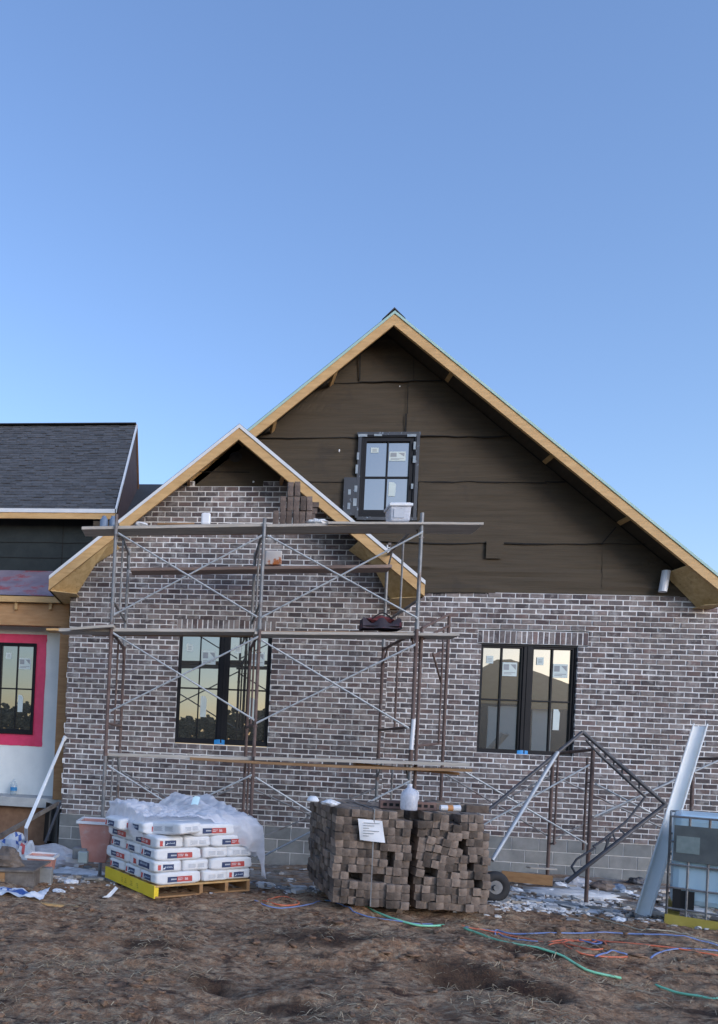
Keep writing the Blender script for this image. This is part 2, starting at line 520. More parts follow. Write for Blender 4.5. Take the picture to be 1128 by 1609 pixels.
def ground_mat():
    m = bpy.data.materials.new('bare_earth')
    m.use_nodes = True
    t = m.node_tree
    N, L = t.nodes, t.links
    bs = N['Principled BSDF']
    bs.inputs['Roughness'].default_value = 0.95
    bs.inputs['Specular IOR Level'].default_value = 0.2
    g = N.new('ShaderNodeNewGeometry')

    def nt(scale, detail=7, rough=0.65, st=(1, 1, 1)):
        mp = N.new('ShaderNodeMapping')
        mp.inputs['Scale'].default_value = st
        L.new(g.outputs['Position'], mp.inputs['Vector'])
        n = N.new('ShaderNodeTexNoise')
        n.inputs['Scale'].default_value = scale
        n.inputs['Detail'].default_value = detail
        n.inputs['Roughness'].default_value = rough
        L.new(mp.outputs['Vector'], n.inputs['Vector'])
        return n.outputs['Fac']

    def mix(f, a, b):
        x = N.new('ShaderNodeMix')
        x.data_type = 'RGBA'
        if isinstance(f, float):
            x.inputs['Factor'].default_value = f
        else:
            L.new(f, x.inputs['Factor'])
        for s, k in ((a, 'A'), (b, 'B')):
            if isinstance(s, tuple):
                x.inputs[k].default_value = (*s, 1)
            else:
                L.new(s, x.inputs[k])
        return x.outputs['Result']

    def rng(v, a, b, c=0.0, d=1.0):
        x = N.new('ShaderNodeMapRange')
        x.interpolation_type = 'SMOOTHSTEP'
        for k, q in zip(('From Min', 'From Max', 'To Min', 'To Max'), (a, b, c, d)):
            x.inputs[k].default_value = q
        L.new(v, x.inputs['Value'])
        return x.outputs['Result']

    def mth(op, a, b):
        x = N.new('ShaderNodeMath')
        x.operation = op
        for i, s in enumerate((a, b)):
            if isinstance(s, float):
                x.inputs[i].default_value = s
            else:
                L.new(s, x.inputs[i])
        return x.outputs[0]
    n1 = nt(2.2)
    n2 = nt(17)
    c = mix(rng(n1, 0.3, 0.7), (0.230, 0.122, 0.068), (0.450, 0.275, 0.165))
    c = mix(rng(n2, 0.42, 0.70), c, (0.52, 0.37, 0.24))
    c = mix(mth('MULTIPLY', rng(nt(13.0, st=(1, 2.0, 1)), 0.50, 0.64), 0.55), c, (0.085, 0.046, 0.030))
    c = mix(rng(nt(6.0, st=(1, 2.2, 1)), 0.50, 0.68), c, (0.075, 0.042, 0.030))
    c = mix(mth('MULTIPLY', rng(nt(1.1), 0.45, 0.75), 0.35), c, (0.30, 0.21, 0.135))
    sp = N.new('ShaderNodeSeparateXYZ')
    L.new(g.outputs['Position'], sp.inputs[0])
    # dark mud patches; over the holes the dark colour stands in for shade
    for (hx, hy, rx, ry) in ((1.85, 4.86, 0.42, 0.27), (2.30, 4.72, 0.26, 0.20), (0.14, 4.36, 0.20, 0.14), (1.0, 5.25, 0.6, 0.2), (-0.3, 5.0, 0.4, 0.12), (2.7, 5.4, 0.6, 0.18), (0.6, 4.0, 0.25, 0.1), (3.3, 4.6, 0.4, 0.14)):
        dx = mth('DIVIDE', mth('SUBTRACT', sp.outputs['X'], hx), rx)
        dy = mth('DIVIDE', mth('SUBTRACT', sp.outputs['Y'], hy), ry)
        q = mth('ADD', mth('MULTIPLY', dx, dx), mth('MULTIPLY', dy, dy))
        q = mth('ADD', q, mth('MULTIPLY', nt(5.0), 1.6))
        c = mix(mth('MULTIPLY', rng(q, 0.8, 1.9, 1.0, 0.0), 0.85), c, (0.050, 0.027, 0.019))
    # spilled mortar and dust towards the walls
    band = rng(sp.outputs['Y'], 7.0, 7.9)
    far = rng(sp.outputs['Y'], 11.0, 14.0, 1.0, 0.0)
    msk = mth('MULTIPLY', mth('MULTIPLY', band, far), rng(nt(2.6, st=(0.8, 1.6, 1)), 0.36, 0.60))
    pale = mix(rng(nt(9.0), 0.35, 0.65), (0.20, 0.185, 0.17), (0.42, 0.40, 0.375))
    c = mix(msk, c, pale)
    L.new(c, bs.inputs['Base Color'])
    h = mth('ADD', mth('MULTIPLY', nt(9.0), 0.7), mth('MULTIPLY', nt(34.0), 0.35))
    b = N.new('ShaderNodeBump')
    b.inputs['Distance'].default_value = 0.09
    b.inputs['Strength'].default_value = 0.9
    L.new(h, b.inputs['Height'])
    L.new(b.outputs['Normal'], bs.inputs['Normal'])
    return m


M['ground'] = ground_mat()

# ------------------------------------------------------------------ ground
def axis(lo, hi, fine, far):
    a = []
    x = lo
    while x < hi:
        a.append(x)
        x += fine
    a.append(hi)
    s = fine
    left, right = [], []
    p = lo
    q = hi
    while q < far:
        s *= 1.35
        p -= s
        q += s
        left.append(p)
        right.append(q)
    return left[::-1]+a+right


gx = axis(-2.6, 6.6, 0.032, 1500)
gy = axis(2.9, 9.4, 0.032, 1500)
b = MB()


def gfine(X, Y):
    z = gz(X, Y)
    k = smooth(14, 9, math.hypot(X, Y))
    if k > 0:
        z += k*(0.034*nz(X*2.4, Y*5.2, 7)+0.022*nz(X*5, Y*11, 2)+0.013*nz(X*10, Y*18, 5)+0.009*nz(X*24, Y*33, 8))*(1-0.6*smooth(6.6, 8, Y))
        r = nz(X*2.3+9, Y*3.4, 11)
        z += k*0.035*max(0, r-0.1)*(1-smooth(6, 7.4, Y))
        q = 1-2.2*abs(nz(X*1.7+4, Y*3.6, 15))
        z += k*0.030*max(0, q)*(0.4+nz(X*0.9, Y*1.3, 17))*(1-smooth(6.2, 7.6, Y))
        q = 1-2.4*abs(nz(X*5.2+4, Y*7.0, 19))
        z += k*0.012*max(0, q)*(1-smooth(6.6, 7.8, Y))
    return z


vs = [(X, Y, gfine(X, Y)) for Y in gy for X in gx]
n = len(gx)
b.add(vs, [(j*n+i, j*n+i+1, (j+1)*n+i+1, (j+1)*n+i) for j in range(len(gy)-1) for i in range(n-1)])
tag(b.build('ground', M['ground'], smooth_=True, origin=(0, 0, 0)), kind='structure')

# ------------------------------------------------------------------ the house
YM, YW = 10.9, 10.4                      # main wall and front gable wing
HOUSE = thing('house', (1.0, 10.9, 0.0), 'unfinished brick house with two open gables, black felt paper and bare wood fascia', 'house')


def part(mb, name, m, parent=None, **k):
    return mb.build(name, m, parent or HOUSE, **k)


PAL = [(0.100, 0.085, 0.083), (0.088, 0.076, 0.077), (0.118, 0.100, 0.097), (0.074, 0.064, 0.066), (0.135, 0.112, 0.108),
       (0.054, 0.046, 0.049), (0.108, 0.079, 0.075), (0.150, 0.130, 0.124), (0.092, 0.078, 0.078), (0.066, 0.050, 0.051)]


def brick_face(bm, x0, x1, z0, z1, Y, col):
    """one laid brick with a worn outline"""
    j = 0.0025
    d = rnd.uniform(-0.004, 0.004)
    r = lambda: rnd.uniform(-j, j)
    y = Y+d
    e = 0.004
    o = [(x0+r(), z0+r()), (x1+r(), z0+r()), (x1+r(), z1+r()), (x0+r(), z1+r())]
    mx, mz = (x0+x1)/2, (z0+z1)/2
    f = []
    for x, z in o:
        f.append((x+e*(1 if x < mx else -1), y, z+e*(1 if z < mz else -1)))
    m = [(x, y+e*0.9, z) for x, z in o]
    k = [(x, y+0.09, z) for x, z in o]
    bm.add(f+m+k, [(0, 1, 2, 3)]+[(i+4, (i+1) % 4+4, (i+1) % 4, i) for i in range(4)] + [(i+8, (i+1) % 4+8, (i+1) % 4+4, i+4) for i in range(4)], col)


def span_minus(a, b_, holes):
    out = [(a, b_)]
    for h0, h1 in holes:
        nx = []
        for s, e in out:
            if h1 <= s or h0 >= e:
                nx.append((s, e))
            else:
                if h0 > s:
                    nx.append((s, h0))
                if h1 < e:
                    nx.append((h1, e))
        out = nx
    return out


def lay(Y, z0, z1, left, right, holes, pitch, course, joint, pal, ragged=0.0, lift=0.0):
    """a wall of real bricks and the mortar behind; left(z), right(z) bound each course"""
    bm, mm = MB(), MB()
    n = int((z1-z0)/course+0.5)
    for k in range(n):
        a = z0+k*course
        c = a+course
        zm = (a+c)/2
        L, R = left(zm), right(zm)
        if R-L < 0.05:
            continue
        hs = [(h[0], h[1]) for h in holes if h[2] < zm < h[3]]
        for s, e in span_minus(L, R, hs):
            me = 0.006*rnd.random()
            mm.box(s+(0 if s > L else rnd.uniform(-0.01, ragged)), e, Y+0.004+me, Y+0.11, a, c)
            ph = (k % 2)*pitch/2+0.013*nz(k*3.7, 0)
            x = math.floor((s-ph)/pitch)*pitch+ph
            while x < e:
                b0, b1 = max(x, s), min(x+pitch-joint, e)
                if b0 <= s+1e-6 and s <= L+1e-6 and ragged:
                    b0 += rnd.uniform(0, ragged)
                if b1-b0 > 0.02:
                    col = rnd.choice(pal)
                    f = rnd.uniform(0.82, 1.2)
                    brick_face(bm, b0, b1, a+joint/2, c-joint/2, Y, tuple(q*f for q in col))
                x += pitch
    return bm, mm


def rect(px, Y):
    """world rectangle from left, top, right, bottom readings at the middle of each side"""
    (xl, yl), (xt, yt), (xr, yr), (xb, yb) = px
    return P(xl, yl, Y).x, P(xr, yr, Y).x, P(xb, yb, Y).z, P(xt, yt, Y).z


WR = rect(((752.5, 1098), (833, 1013), (905, 1100), (825, 1187)), YM)     # right window
WL = rect(((278, 1085), (352, 994), (424, 1085), (346, 1170)), YW)        # wing window
WG = rect(((565, 748), (610, 685), (651, 748), (604, 813)), YM)           # gable window
COURSE = 0.0795
ZF = P(890, 1320, YM).z                  # top of the block foundation
ZT = P(875, 933, YM).z                   # top of the bricks of the main wall
ncrs = round((ZT-ZF)/COURSE)
COURSE = (ZT-ZF)/ncrs
XML, XMR = P(560, 1150, YM).x, P(1142, 1150, YM).x
head = 0.20


def soldier(bm, mm, X0, X1, z0, z1, Y):
    n = max(2, round((X1-X0)/0.0815))
    w_ = (X1-X0)/n
    mm.box(X0, X1, Y+0.0045, Y+0.11, z0, z1)
    for i in range(n):
        col = rnd.choice(PAL)
        f = rnd.uniform(1.0, 1.3)
        brick_face(bm, X0+i*w_+0.007, X0+(i+1)*w_-0.007, z0+0.004, z1-0.008, Y, tuple(q*f for q in col))


sR = (WR[0]-0.06, WR[1]+0.14, WR[3]+0.01, WR[3]+0.01+head)
hR = [(WR[0], WR[1], WR[2], WR[3]+0.012), (sR[0], sR[1], WR[3]+0.012, sR[3])]
bm, mm = lay(YM, ZF, ZT, lambda z: XML, lambda z: XMR, hR, 0.205, COURSE, 0.0160, PAL)
soldier(bm, mm, sR[0], sR[1], sR[2], sR[3], YM)
part(mm, 'mortar', M['mortar'], part(bm, 'brick_wall', M['brick']))

# wing bricks: bounded by the corner, the inner corner and the slopes of its gable
WA = P(376, 690, YW)                     # under the apex
sl_l = (P(376, 690, YW).z-P(190, 848, YW).z)/(P(376, 690, YW).x-P(190, 848, YW).x)
sl_r = (P(376, 690, YW).z-P(560, 842, YW).z)/(P(560, 842, YW).x-P(376, 690, YW).x)
XWL, XWR = P(103, 1100, YW).x, P(607, 1080, YW).x
ZWT = P(345, 768, YW).z
ZWT2 = P(455, 754, YW).z
wl = lambda z: max(XWL, WA.x-(WA.z+0.10-z)/sl_l)
wr = lambda z: min(XWR, WA.x+(WA.z+0.10-z)/sl_r)
sW = (WL[0]-0.05, WL[1]+0.05, WL[3]+0.01, WL[3]+0.01+head)
hW = [(WL[0], WL[1], WL[2], WL[3]+0.012), (sW[0], sW[1], WL[3]+0.012, sW[3]), (P(306, 760, YW).x, P(414, 760, YW).x, ZWT, ZWT2+1)]
bm, mm = lay(YW, ZF, ZWT2, wl, wr, hW, 0.205, COURSE, 0.0160, PAL, ragged=0.035)
soldier(bm, mm, sW[0], sW[1], sW[2], sW[3], YW)
part(mm, 'mortar', M['mortar'], part(bm, 'brick_wall', M['brick']))
# the return of the wing, brick too
bm = MB()
k = 0
z = ZF
mm = MB()
while z < ZT+0.6:
    y = YW+0.115 - (0.1 if k % 2 else 0)
    while y < YM:
        y0, y1 = max(y, YW+0.115), min(y+0.194, YM)
        if y1-y0 > 0.03:
            col = rnd.choice(PAL)
            bm.obox((XWR-0.02, (y0+y1)/2, z+COURSE/2), (0.022, 0, 0), (0, (y1-y0)/2, 0), (0, 0, COURSE/2-0.006), col)
        y += 0.205
    z += COURSE
    k += 1
mm.box(XWR-0.06, XWR-0.008, YW+0.115, YM, ZF, ZT+0.6)
part(mm, 'mortar', M['mortar'], part(bm, 'brick_return', M['brick']))

# block foundation
grey = [(1, 1, 1), (0.9, 0.92, 0.92), (1.08, 1.08, 1.06), (0.84, 0.86, 0.87)]
for (Y, xa, xb) in ((YM+0.012, XML, XMR), (YW+0.012, XWL-0.01, XWR)):
    fb, fm = MB(), MB()
    for k in range(6):
        z1 = ZF-0.002-k*0.195
        fm.box(xa, xb, Y+0.006, Y+0.16, z1-0.195, z1)
        x = xa-(0.2 if k % 2 else 0)
        while x < xb:
            b0, b1 = max(x, xa), min(x+0.388, xb)
            if b1-b0 > 0.03:
                fb.box(b0, b1, Y+rnd.uniform(-0.002, 0.002), Y+0.10, z1-0.195+0.005, z1-0.005, rnd.choice(grey))
            x += 0.4
    part(fm, 'mortar', M['mortar'], part(fb, 'block_foundation', M['block']))

# ---- gables
RKM, RKW = 0.45, 0.45                    # rake overhang
YFM, YFW = YM-RKM, YW-RKW


def line2(p, q, Y):
    a, c = P(*p, Y), P(*q, Y)
    return (a.x, a.z), (c.x, c.z)


def along(a, c, t):
    return (a[0]+(c[0]-a[0])*t, a[1]+(c[1]-a[1])*t)


def fascia(apex, low, w_, Y, th=0.04, name='fascia', trim=M['white_trim'], m=M['pine'], tw=0.030):
    """rake board with its metal edge; apex and low are (x, z) of the roof's upper edge"""
    f, t = MB(), MB()
    d = Vector((low[0]-apex[0], low[1]-apex[1]))
    nrm = Vector((-d.y, d.x)).normalized()
    if nrm.y > 0:
        nrm = -nrm
    vz = w_/abs(nrm.y)                   # vertical depth of the board
    f.prism([apex, (apex[0], apex[1]-vz), (low[0], low[1]-vz), low], Y, Y+th)
    part(f, name, m)
    tv = tw/abs(nrm.y)
    t.prism([(apex[0], apex[1]+0.014), (apex[0], apex[1]-tv), (low[0], low[1]-tv), (low[0], low[1]+0.014)], Y-0.014, Y-0.004)
    part(t, 'drip_edge', trim)
    return vz


# main gable
apM, lowR = line2((620, 490), (1082, 866), YFM)
lowR = along(apM, lowR, 1.15)
_, lowL = line2((620, 490), (395, 672), YFM)
slopeL = (apM[1]-lowL[1])/(apM[0]-lowL[0])
slopeR = (apM[1]-lowR[1])/(lowR[0]-apM[0])
lowL = (apM[0]-4.0, apM[1]-4.0*slopeL)
vM = fascia(apM, lowR, 0.150, YFM, trim=M['green_trim'], tw=0.022)
fascia(apM, lowL, 0.150, YFM, tw=0.024, trim=M['green_trim'])
# wing gable
apW, lwR = line2((376, 668), (668, 914), YFW)
_, lwL = line2((376, 668), (77, 906), YFW)
vW = fascia(apW, lwR, 0.160, YFW, tw=0.032)
fascia(apW, lwL, 0.160, YFW, tw=0.032)


def roof_pair(ap, lo1, lo2, Y0, Y1, name, th=0.05, lift=0.006):
    for lo in (lo1, lo2):
        r = MB()
        r.prism([(ap[0], ap[1]+lift), (lo[0], lo[1]+lift), (lo[0], lo[1]+lift+th*0.6), (ap[0], ap[1]+lift+th*0.6)], Y0, Y1, (0.05, 0.052, 0.056))
        part(r, name, M['shingle'])


roof_pair(apM, lowR, lowL, YFM+0.02, 21.0, 'roof')
roof_pair(apW, lwR, lwL, YFW+0.02, 14.5, 'roof')
# ridge cap shingles
r = MB()
for k in range(14):
    y = YFM+0.02+k*0.3
    r.prism([(apM[0]-0.17, apM[1]+0.055-0.17*slopeL), (apM[0], apM[1]+0.06), (apM[0]+0.17, apM[1]+0.055-0.17*slopeR), (apM[0], apM[1]+0.085)], y, y+0.29, (0.05, 0.05, 0.055))
part(r, 'ridge_cap', M['shingle'])


def soffit(ap, lo, vz, Y0, Y1, t0, t1, name, m, drop=0.0):
    a = along(ap, lo, t0)
    c = along(ap, lo, t1)
    s = MB()
    s.prism([(a[0], a[1]-vz+0.02), (c[0], c[1]-vz+0.02), (c[0], c[1]-vz+0.035), (a[0], a[1]-vz+0.035)], Y0, Y1)
    part(s, name, m)


# decking above the lookouts, board soffits only in the eave boxes
for ap, lo, Y0, Y1 in ((apM, lowR, YFM+0.045, YM+0.3), (apM, lowL, YFM+0.045, YM+0.3), (apW, lwR, YFW+0.045, YW+0.3), (apW, lwL, YFW+0.045, YW+0.3)):
    s = MB()
    s.prism([(ap[0], ap[1]-0.015), (lo[0], lo[1]-0.015), (lo[0], lo[1]-0.002), (ap[0], ap[1]-0.002)], Y0, Y1)
    part(s, 'roof_deck', M['felt'])  # dark felt colour stands in for the shade under the rakes
# eave boxes: a closed bottom below the slope end
def eave_box(ap, lo, vz, Y0, Y1, t0, wall_x, sgn):
    a = along(ap, lo, t0)
    zb = lo[1]-vz
    s = MB()
    # sloped board under the rake widening to the box, then the level bottom
    top = (a[0], a[1]-vz*0.9)
    s.slab([(top[0], Y0+0.045, top[1]), (top[0]-sgn*0.06, Y1, top[1]-0.02), (wall_x, Y1, zb+0.34), (wall_x+sgn*0.03, Y1-0.02, zb+0.012), (lo[0]-sgn*0.03, Y0+0.045, zb+0.012)][:5], (0, 0, 0.012))
    part(s, 'soffit', M['osb'])
    q = MB()
    q.slab([(lo[0], Y0+0.045, zb), (wall_x-sgn*0.02, Y0+0.20, zb), (wall_x-sgn*0.02, Y1+0.7, zb), (lo[0], Y1+0.7, zb)], (0, 0, 0.012))
    part(q, 'soffit', M['osb'])
    e = MB()
    e.prism([(lo[0], lo[1]), (lo[0], zb), (lo[0]-sgn*0.03, zb), (lo[0]-sgn*0.03, lo[1])], Y0+0.045, Y1+1.2)
    part(e, 'eave_fascia', M['pine_old'])


eave_box(apW, lwL, vW, YFW, YW, 0.66, XWL+0.12, -1)
eave_box(apW, lwR, vW, YFW, YW, 0.66, XWR-0.03, 1)
eave_box(apM, lowR, vM, YFM, YM, 0.875, P(1092, 920, YM).x, 1)

# lookouts carrying the rakes
lk = []
for (px, py, Y0, Y1) in ((711, 585, YFM, YM), (868, 716, YFM, YM), (988, 814, YFM, YM), (524, 592, YFM, YM), (430, 667, YFM, YM)):
    p = P(px, py, (Y0+Y1)/2)
    s = 1 if px > 620 else -1
    d = Vector((s, 0, -(slopeR if s > 0 else slopeL))).normalized()
    l = MB()
    l.obox((p.x, (Y0+0.045+Y1)/2, p.z), d*0.035, (0, (Y1-Y0-0.05)/2, 0), Vector((d.z*-1, 0, d.x))*0.02 if s > 0 else Vector((d.z, 0, -d.x))*0.02)
    part(l, 'lookout', M['pine'])
for (px, py) in ((296, 751), (444, 750)):
    p = P(px, py, YW-0.2)
    l = MB()
    l.box(p.x-0.02, p.x+0.02, YFW+0.045, YW+0.05, p.z-0.045, p.z+0.045)
    part(l, 'lookout', M['pine_old'])

# felt paper on the gables: overlapping sheets with torn lower edges
def poly_x(ap, sl_l_, sl_r_, z, inset=0.0):
    return ap[0]-(ap[1]-z)/sl_l_+inset, ap[0]+(ap[1]-z)/sl_r_-inset


fz = MB()
zlow = ZT-0.15
xl, xr = poly_x(apM, slopeL, slopeR, zlow)
xl = max(xl, P(330, 900, YM).x)
zxl = apM[1]-(apM[0]-xl)*slopeL
fz.prism([(apM[0], apM[1]-0.03), (xr, zlow), (xl, zlow), (xl, zxl-0.03)], YM+0.045, YM+0.09)
part(fz, 'gable_sheathing', M['felt_edge'])
hole = (WG[0]-0.03, WG[1]+0.03, WG[2]-0.05, WG[3]+0.03)


def felt_sheet(x0, x1, ztop, zbot, seed, base=0.030, lipw=0.016):
    """one run of felt paper, its lower edge standing off the wall"""
    f = MB()
    n = 44
    strips = []
    for i in range(n+1):
        u = i/n
        x = x0+(x1-x0)*u
        zb = zbot+0.022*nz(x*1.1, seed*3.3)+0.010*nz(x*4.7, seed)
        zt = min(ztop, apM[1]-0.05-(abs(apM[0]-x)*(slopeL if x < apM[0] else slopeR)))
        strips.append((x, zb, zt))
    rows = 12
    for i in range(n):
        xa, za0, za1 = strips[i]
        xb, zb0, zb1 = strips[i+1]
        if za1-za0 < 0.02 and zb1-zb0 < 0.02:
            continue
        za1, zb1 = max(za1, za0+0.004), max(zb1, zb0+0.004)
        for (s, e) in ((0, 1),):
            vsx = []
            for j in range(rows+1):
                t = j/rows
                for (x, q0, q1) in ((xa, za0, za1), (xb, zb0, zb1)):
                    z = q0+(q1-q0)*t
                    y = YM+base-0.030*(1-t)**2*(0.6+0.5*nz(x*0.9, z, seed))+0.010*nz(x*1.4, z*5.0, seed+2)-0.022*max(0, nz(x*0.6+3, z*9.0, seed+6))
                    if zbot < ZT+0.1 and z < ZT+0.5:
                        y -= 0.07*max(0, nz(x*0.35+z*1.0, z*8.5, 9.1))
                    vsx.append((x, y, z))
            mx = (xa+xb)/2
            for j in range(rows):
                zm = (vsx[j*2][2]+vsx[j*2+2][2])/2
                if hole[0] < mx < hole[1] and hole[2] < zm < hole[3]:
                    continue
                f.add([vsx[j*2], vsx[j*2+1], vsx[j*2+3], vsx[j*2+2]], [(0, 1, 2, 3)])
            # thick torn lip, near black to paint in the lap's shadow line
            y = vsx[0][1]
            l = lipw*(0.35+abs(nz(mx*2.0, seed*1.7))*1.5)
            if not (hole[0] < mx < hole[1] and hole[2] < za0 < hole[3]):
                f.add([(xa, y-0.002, za0-l), (xb, vsx[1][1]-0.002, zb0-l), (xb, vsx[1][1]-0.004, zb0+0.001), (xa, y-0.004, za0+0.001)], [(0, 1, 2, 3)], mi=1)
    return part(f, 'felt_sheet', [M['felt'], M['felt_edge']])


zs = [P(700, y, YM).z for y in (598, 686, 757, 853, 958)]
tops = [apM[1]]+zs
for k in range(5):
    zt, zb = tops[k]+0.05, zs[k]
    if k == 4:
        zb = ZT-0.02
    xa, xb = poly_x(apM, slopeL, slopeR, zb, 0.02)
    xa = max(xa, P(340, 900, YM).x)
    # each run is two lengths of paper meeting at an upright lap
    xs = P((566, 640, 858, 541, 948)[k], (570, 650, 720, 800, 870)[k], YM).x
    felt_sheet(xa, xs+0.03, zt, zb, k*2+1, 0.034-0.004*k*0)
    felt_sheet(xs, xb, zt, zb+0.012, k*2+2, 0.026)
# a square patch and upright laps
f = MB()
p, q = P(764, 850, YM), P(790, 878, YM)
f.box(p.x, q.x, YM-0.012, YM-0.008, q.z, p.z)
part(f, 'felt_patch', M['felt'])
f = MB()
for (x0, y0, x1, y1, wd) in ((566, 552, 565, 597, 0.020), (638, 650, 637, 684, 0.022), (641, 606, 640, 650, 0.008), (650, 560, 650, 600, 0.006), (945, 855, 968, 828, 0.015)):
    p, q = P(x0, y0, YM-0.008), P(x1, y1, YM-0.008)
    f.bar(p, q, 0.004, wd, up=(1, 0, 0.1))
part(f, 'felt_lap', M['felt_edge'])
# felt behind the top of the wing's gable
f = MB()
a, c = P(300, 775, YW+0.06), P(470, 775, YW+0.06)
f.prism([(apW[0], apW[1]-0.03), (apW[0]+2.2, apW[1]-0.03-2.2*sl_r), (apW[0]+2.2, ZWT-0.5), (apW[0]-2.2, ZWT-0.5), (apW[0]-2.2, apW[1]-0.03-2.2*sl_l)], YW+0.05, YW+0.1)
part(f, 'felt_sheet', M['felt'])
f = MB()
p, q = P(290, 741, YW+0.045), P(392, 742, YW+0.045)
f.bar(p, q, 0.004, 0.012)
part(f, 'felt_lap', M['felt_edge'])
f = MB()
p = P(370, 718, YW+0.045)
f.lathe(p, [(0.0, -0.004), (0.10, 0), (0.0, 0.004)], 14)
f.v = [Vector((v.x, p.y+(v.z-p.z), p.z+(v.y-p.y)*0.8)) for v in f.v]
part(f, 'gable_vent', mat('grey_disc', (0.035, 0.035, 0.036), (0.07, 0.07, 0.07), 12, 0.8))

# ---- windows
def window(W_, Y, nsash, twist, seed, tape=False, handle=False):
    X0, X1, Z0, Z1 = W_
    fr = MB()
    o = 0.026
    ya, yb = Y+0.012, Y+0.10
    fr.box(X0, X1, ya, yb, Z1-o, Z1)
    fr.box(X0, X1, ya, yb, Z0, Z0+o+0.03)
    fr.box(X0, X0+o, ya, yb, Z0+o+0.03, Z1-o)
    fr.box(X1-o, X1, ya, yb, Z0+o+0.03, Z1-o)
    if nsash == 2:
        mc = (X0+X1)/2
        fr.box(mc-0.062, mc+0.062, ya, yb, Z0+o+0.03, Z1-o)
        fr.box(mc-0.012, mc+0.012, ya-0.008, ya-0.001, Z0+o, Z1-o)
        sp = [(X0+o, mc-0.062), (mc+0.062, X1-o)]
    else:
        sp = [(X0+o, X1-o)]
    win = part(fr, 'window', M['frame'], bevel=0.006)
    for i, (a, c) in enumerate(sp):
        s = 0.026 if nsash == 2 else 0.06
        z0, z1 = Z0+o+0.03, Z1-o
        sf = MB()
        y0, y1 = Y+0.03, Y+0.085
        sf.box(a, c, y0, y1, z1-s, z1)
        sf.box(a, c, y0, y1, z0, z0+s)
        sf.box(a, a+s, y0, y1, z0+s, z1-s)
        sf.box(c-s, c, y0, y1, z0+s, z1-s)
        mx, mz = (a+c)/2, (z0+z1)/2-0.02
        sf.box(mx-0.011, mx+0.011, y0+0.012, y0+0.03, z0+s, z1-s)
        sf.box(a+s, mx-0.011, y0+0.014, y0+0.028, mz-0.011, mz+0.011)
        sf.box(mx+0.011, c-s, y0+0.014, y0+0.028, mz-0.011, mz+0.011)
        part(sf, 'sash', M['frame'], win)
        g = MB()
        ax, az = twist[i]
        yg = Y+0.066
        A, C, B0, B1 = a+s*0.5, c-s*0.5, z0+s*0.5, z1-s*0.5
        f = lambda x, z: (x, yg+(x-mx)*ax+(z-mz)*az, z)
        g.quad(f(A, B0), f(C, B0), f(C, B1), f(A, B1))
        part(g, 'pane', M['glass'], win)
        # paper stickers left on the glass
        stk, sg = [MB(), MB(), MB()], MB()
        wz, hz = (c-a-2*s), (z1-z0-2*s)
        gx_ = lambda u: a+s+wz*u
        gzz = lambda v: z1-s-hz*v
        ys = yg-0.007
        stk[0].box(gx_(0.11), gx_(0.29), ys, ys+0.002, gzz(0.155), gzz(0.08))
        stk[1].box(gx_(0.54), gx_(0.92), ys, ys+0.002, gzz(0.275), gzz(0.14))
        sg.box(gx_(0.57), gx_(0.71), ys-0.002, ys-0.0005, gzz(0.215), gzz(0.158))
        sg.add([(gx_(0.745), ys-0.001, gzz(0.158)), (gx_(0.89), ys-0.001, gzz(0.158)), (gx_(0.89), ys-0.001, gzz(0.212))], [(0, 2, 1)])
        for q in range(2):
            sg.box(gx_(0.58), gx_(0.88-0.1*q), ys-0.002, ys-0.0005, gzz(0.243+q*0.014), gzz(0.237+q*0.014))
        for q in range(3):
            sg.box(gx_(0.15), gx_(0.25), ys-0.002, ys-0.0005, gzz(0.108+q*0.014), gzz(0.103+q*0.014))
        if seed != 1 or i == 1:
            u0 = 0.56 if seed != 1 else 0.60
            stk[2].prism([(gx_(u0), gzz(0.79)), (gx_(u0+0.16), gzz(0.79)), (gx_(u0+0.17), gzz(0.62)), (gx_(u0+0.12), gzz(0.585)), (gx_(u0), gzz(0.585))], ys, ys+0.002)
        for st in stk:
            if st.v:
                part(st, 'sticker', M['sticker'], win)
        part(sg, 'sticker_print', M['sticker_grey'], win)
    if tape:
        t = MB()
        mc = (X0+X1)/2-0.02
        t.grid(7, 4, lambda u, v: (mc-0.08+0.16*u, ya-0.006-0.006*math.sin(u*5), Z0-0.004+0.075*v+0.008*math.sin(u*3)))
        part(t, 'tape', M['blue_tape'], win)
    return win


window(WR, YM+0.02, 2, [(0.0, 0.0), (-0.002, 0.004)], 1, tape=True)
window(WL, YW+0.02, 2, [(0.0, 0.004), (0.006, -0.002)], 2, tape=True)
window(WG, YM-0.035, 1, [(0.0, 0.0)], 3)
# flashing tape round the gable window with torn white backing
t = MB()
X0, X1, Z0, Z1 = WG
y0, y1 = YM-0.030, YM-0.012
t.box(X0-0.07, X1+0.06, y0, y1, Z1, Z1+0.05)
t.box(X0-0.05, X0, y0, y1, Z0-0.02, Z1)
t.box(X1, X1+0.05, y0, y1, Z0-0.02, Z1)
t.box(X0-0.24, X0-0.05, y0+0.004, y1, Z0+0.02, Z0+0.62)
t.box(X0-0.02, X1+0.06, y0+0.003, y1, Z0-0.05, Z0)
tp = part(t, 'flashing_tape', M['flash_tape'])
s = MB()
for (x0, y0_, x1, y1_) in ((563, 682, 577, 686), (588, 682, 600, 685), (640, 682, 654, 686), (649, 716, 653, 727), (650, 694, 653, 706), (561, 711, 564, 722),
                           (559, 730, 562, 744), (547, 769, 551, 777), (557, 763, 561, 773), (546, 790, 550, 800), (555, 783, 560, 795), (646, 760, 649, 768)):
    p, q = P(x0, y0_, YM-0.034), P(x1, y1_, YM-0.034)
    s.box(p.x, q.x, YM-0.034, YM-0.0315, q.z, p.z)
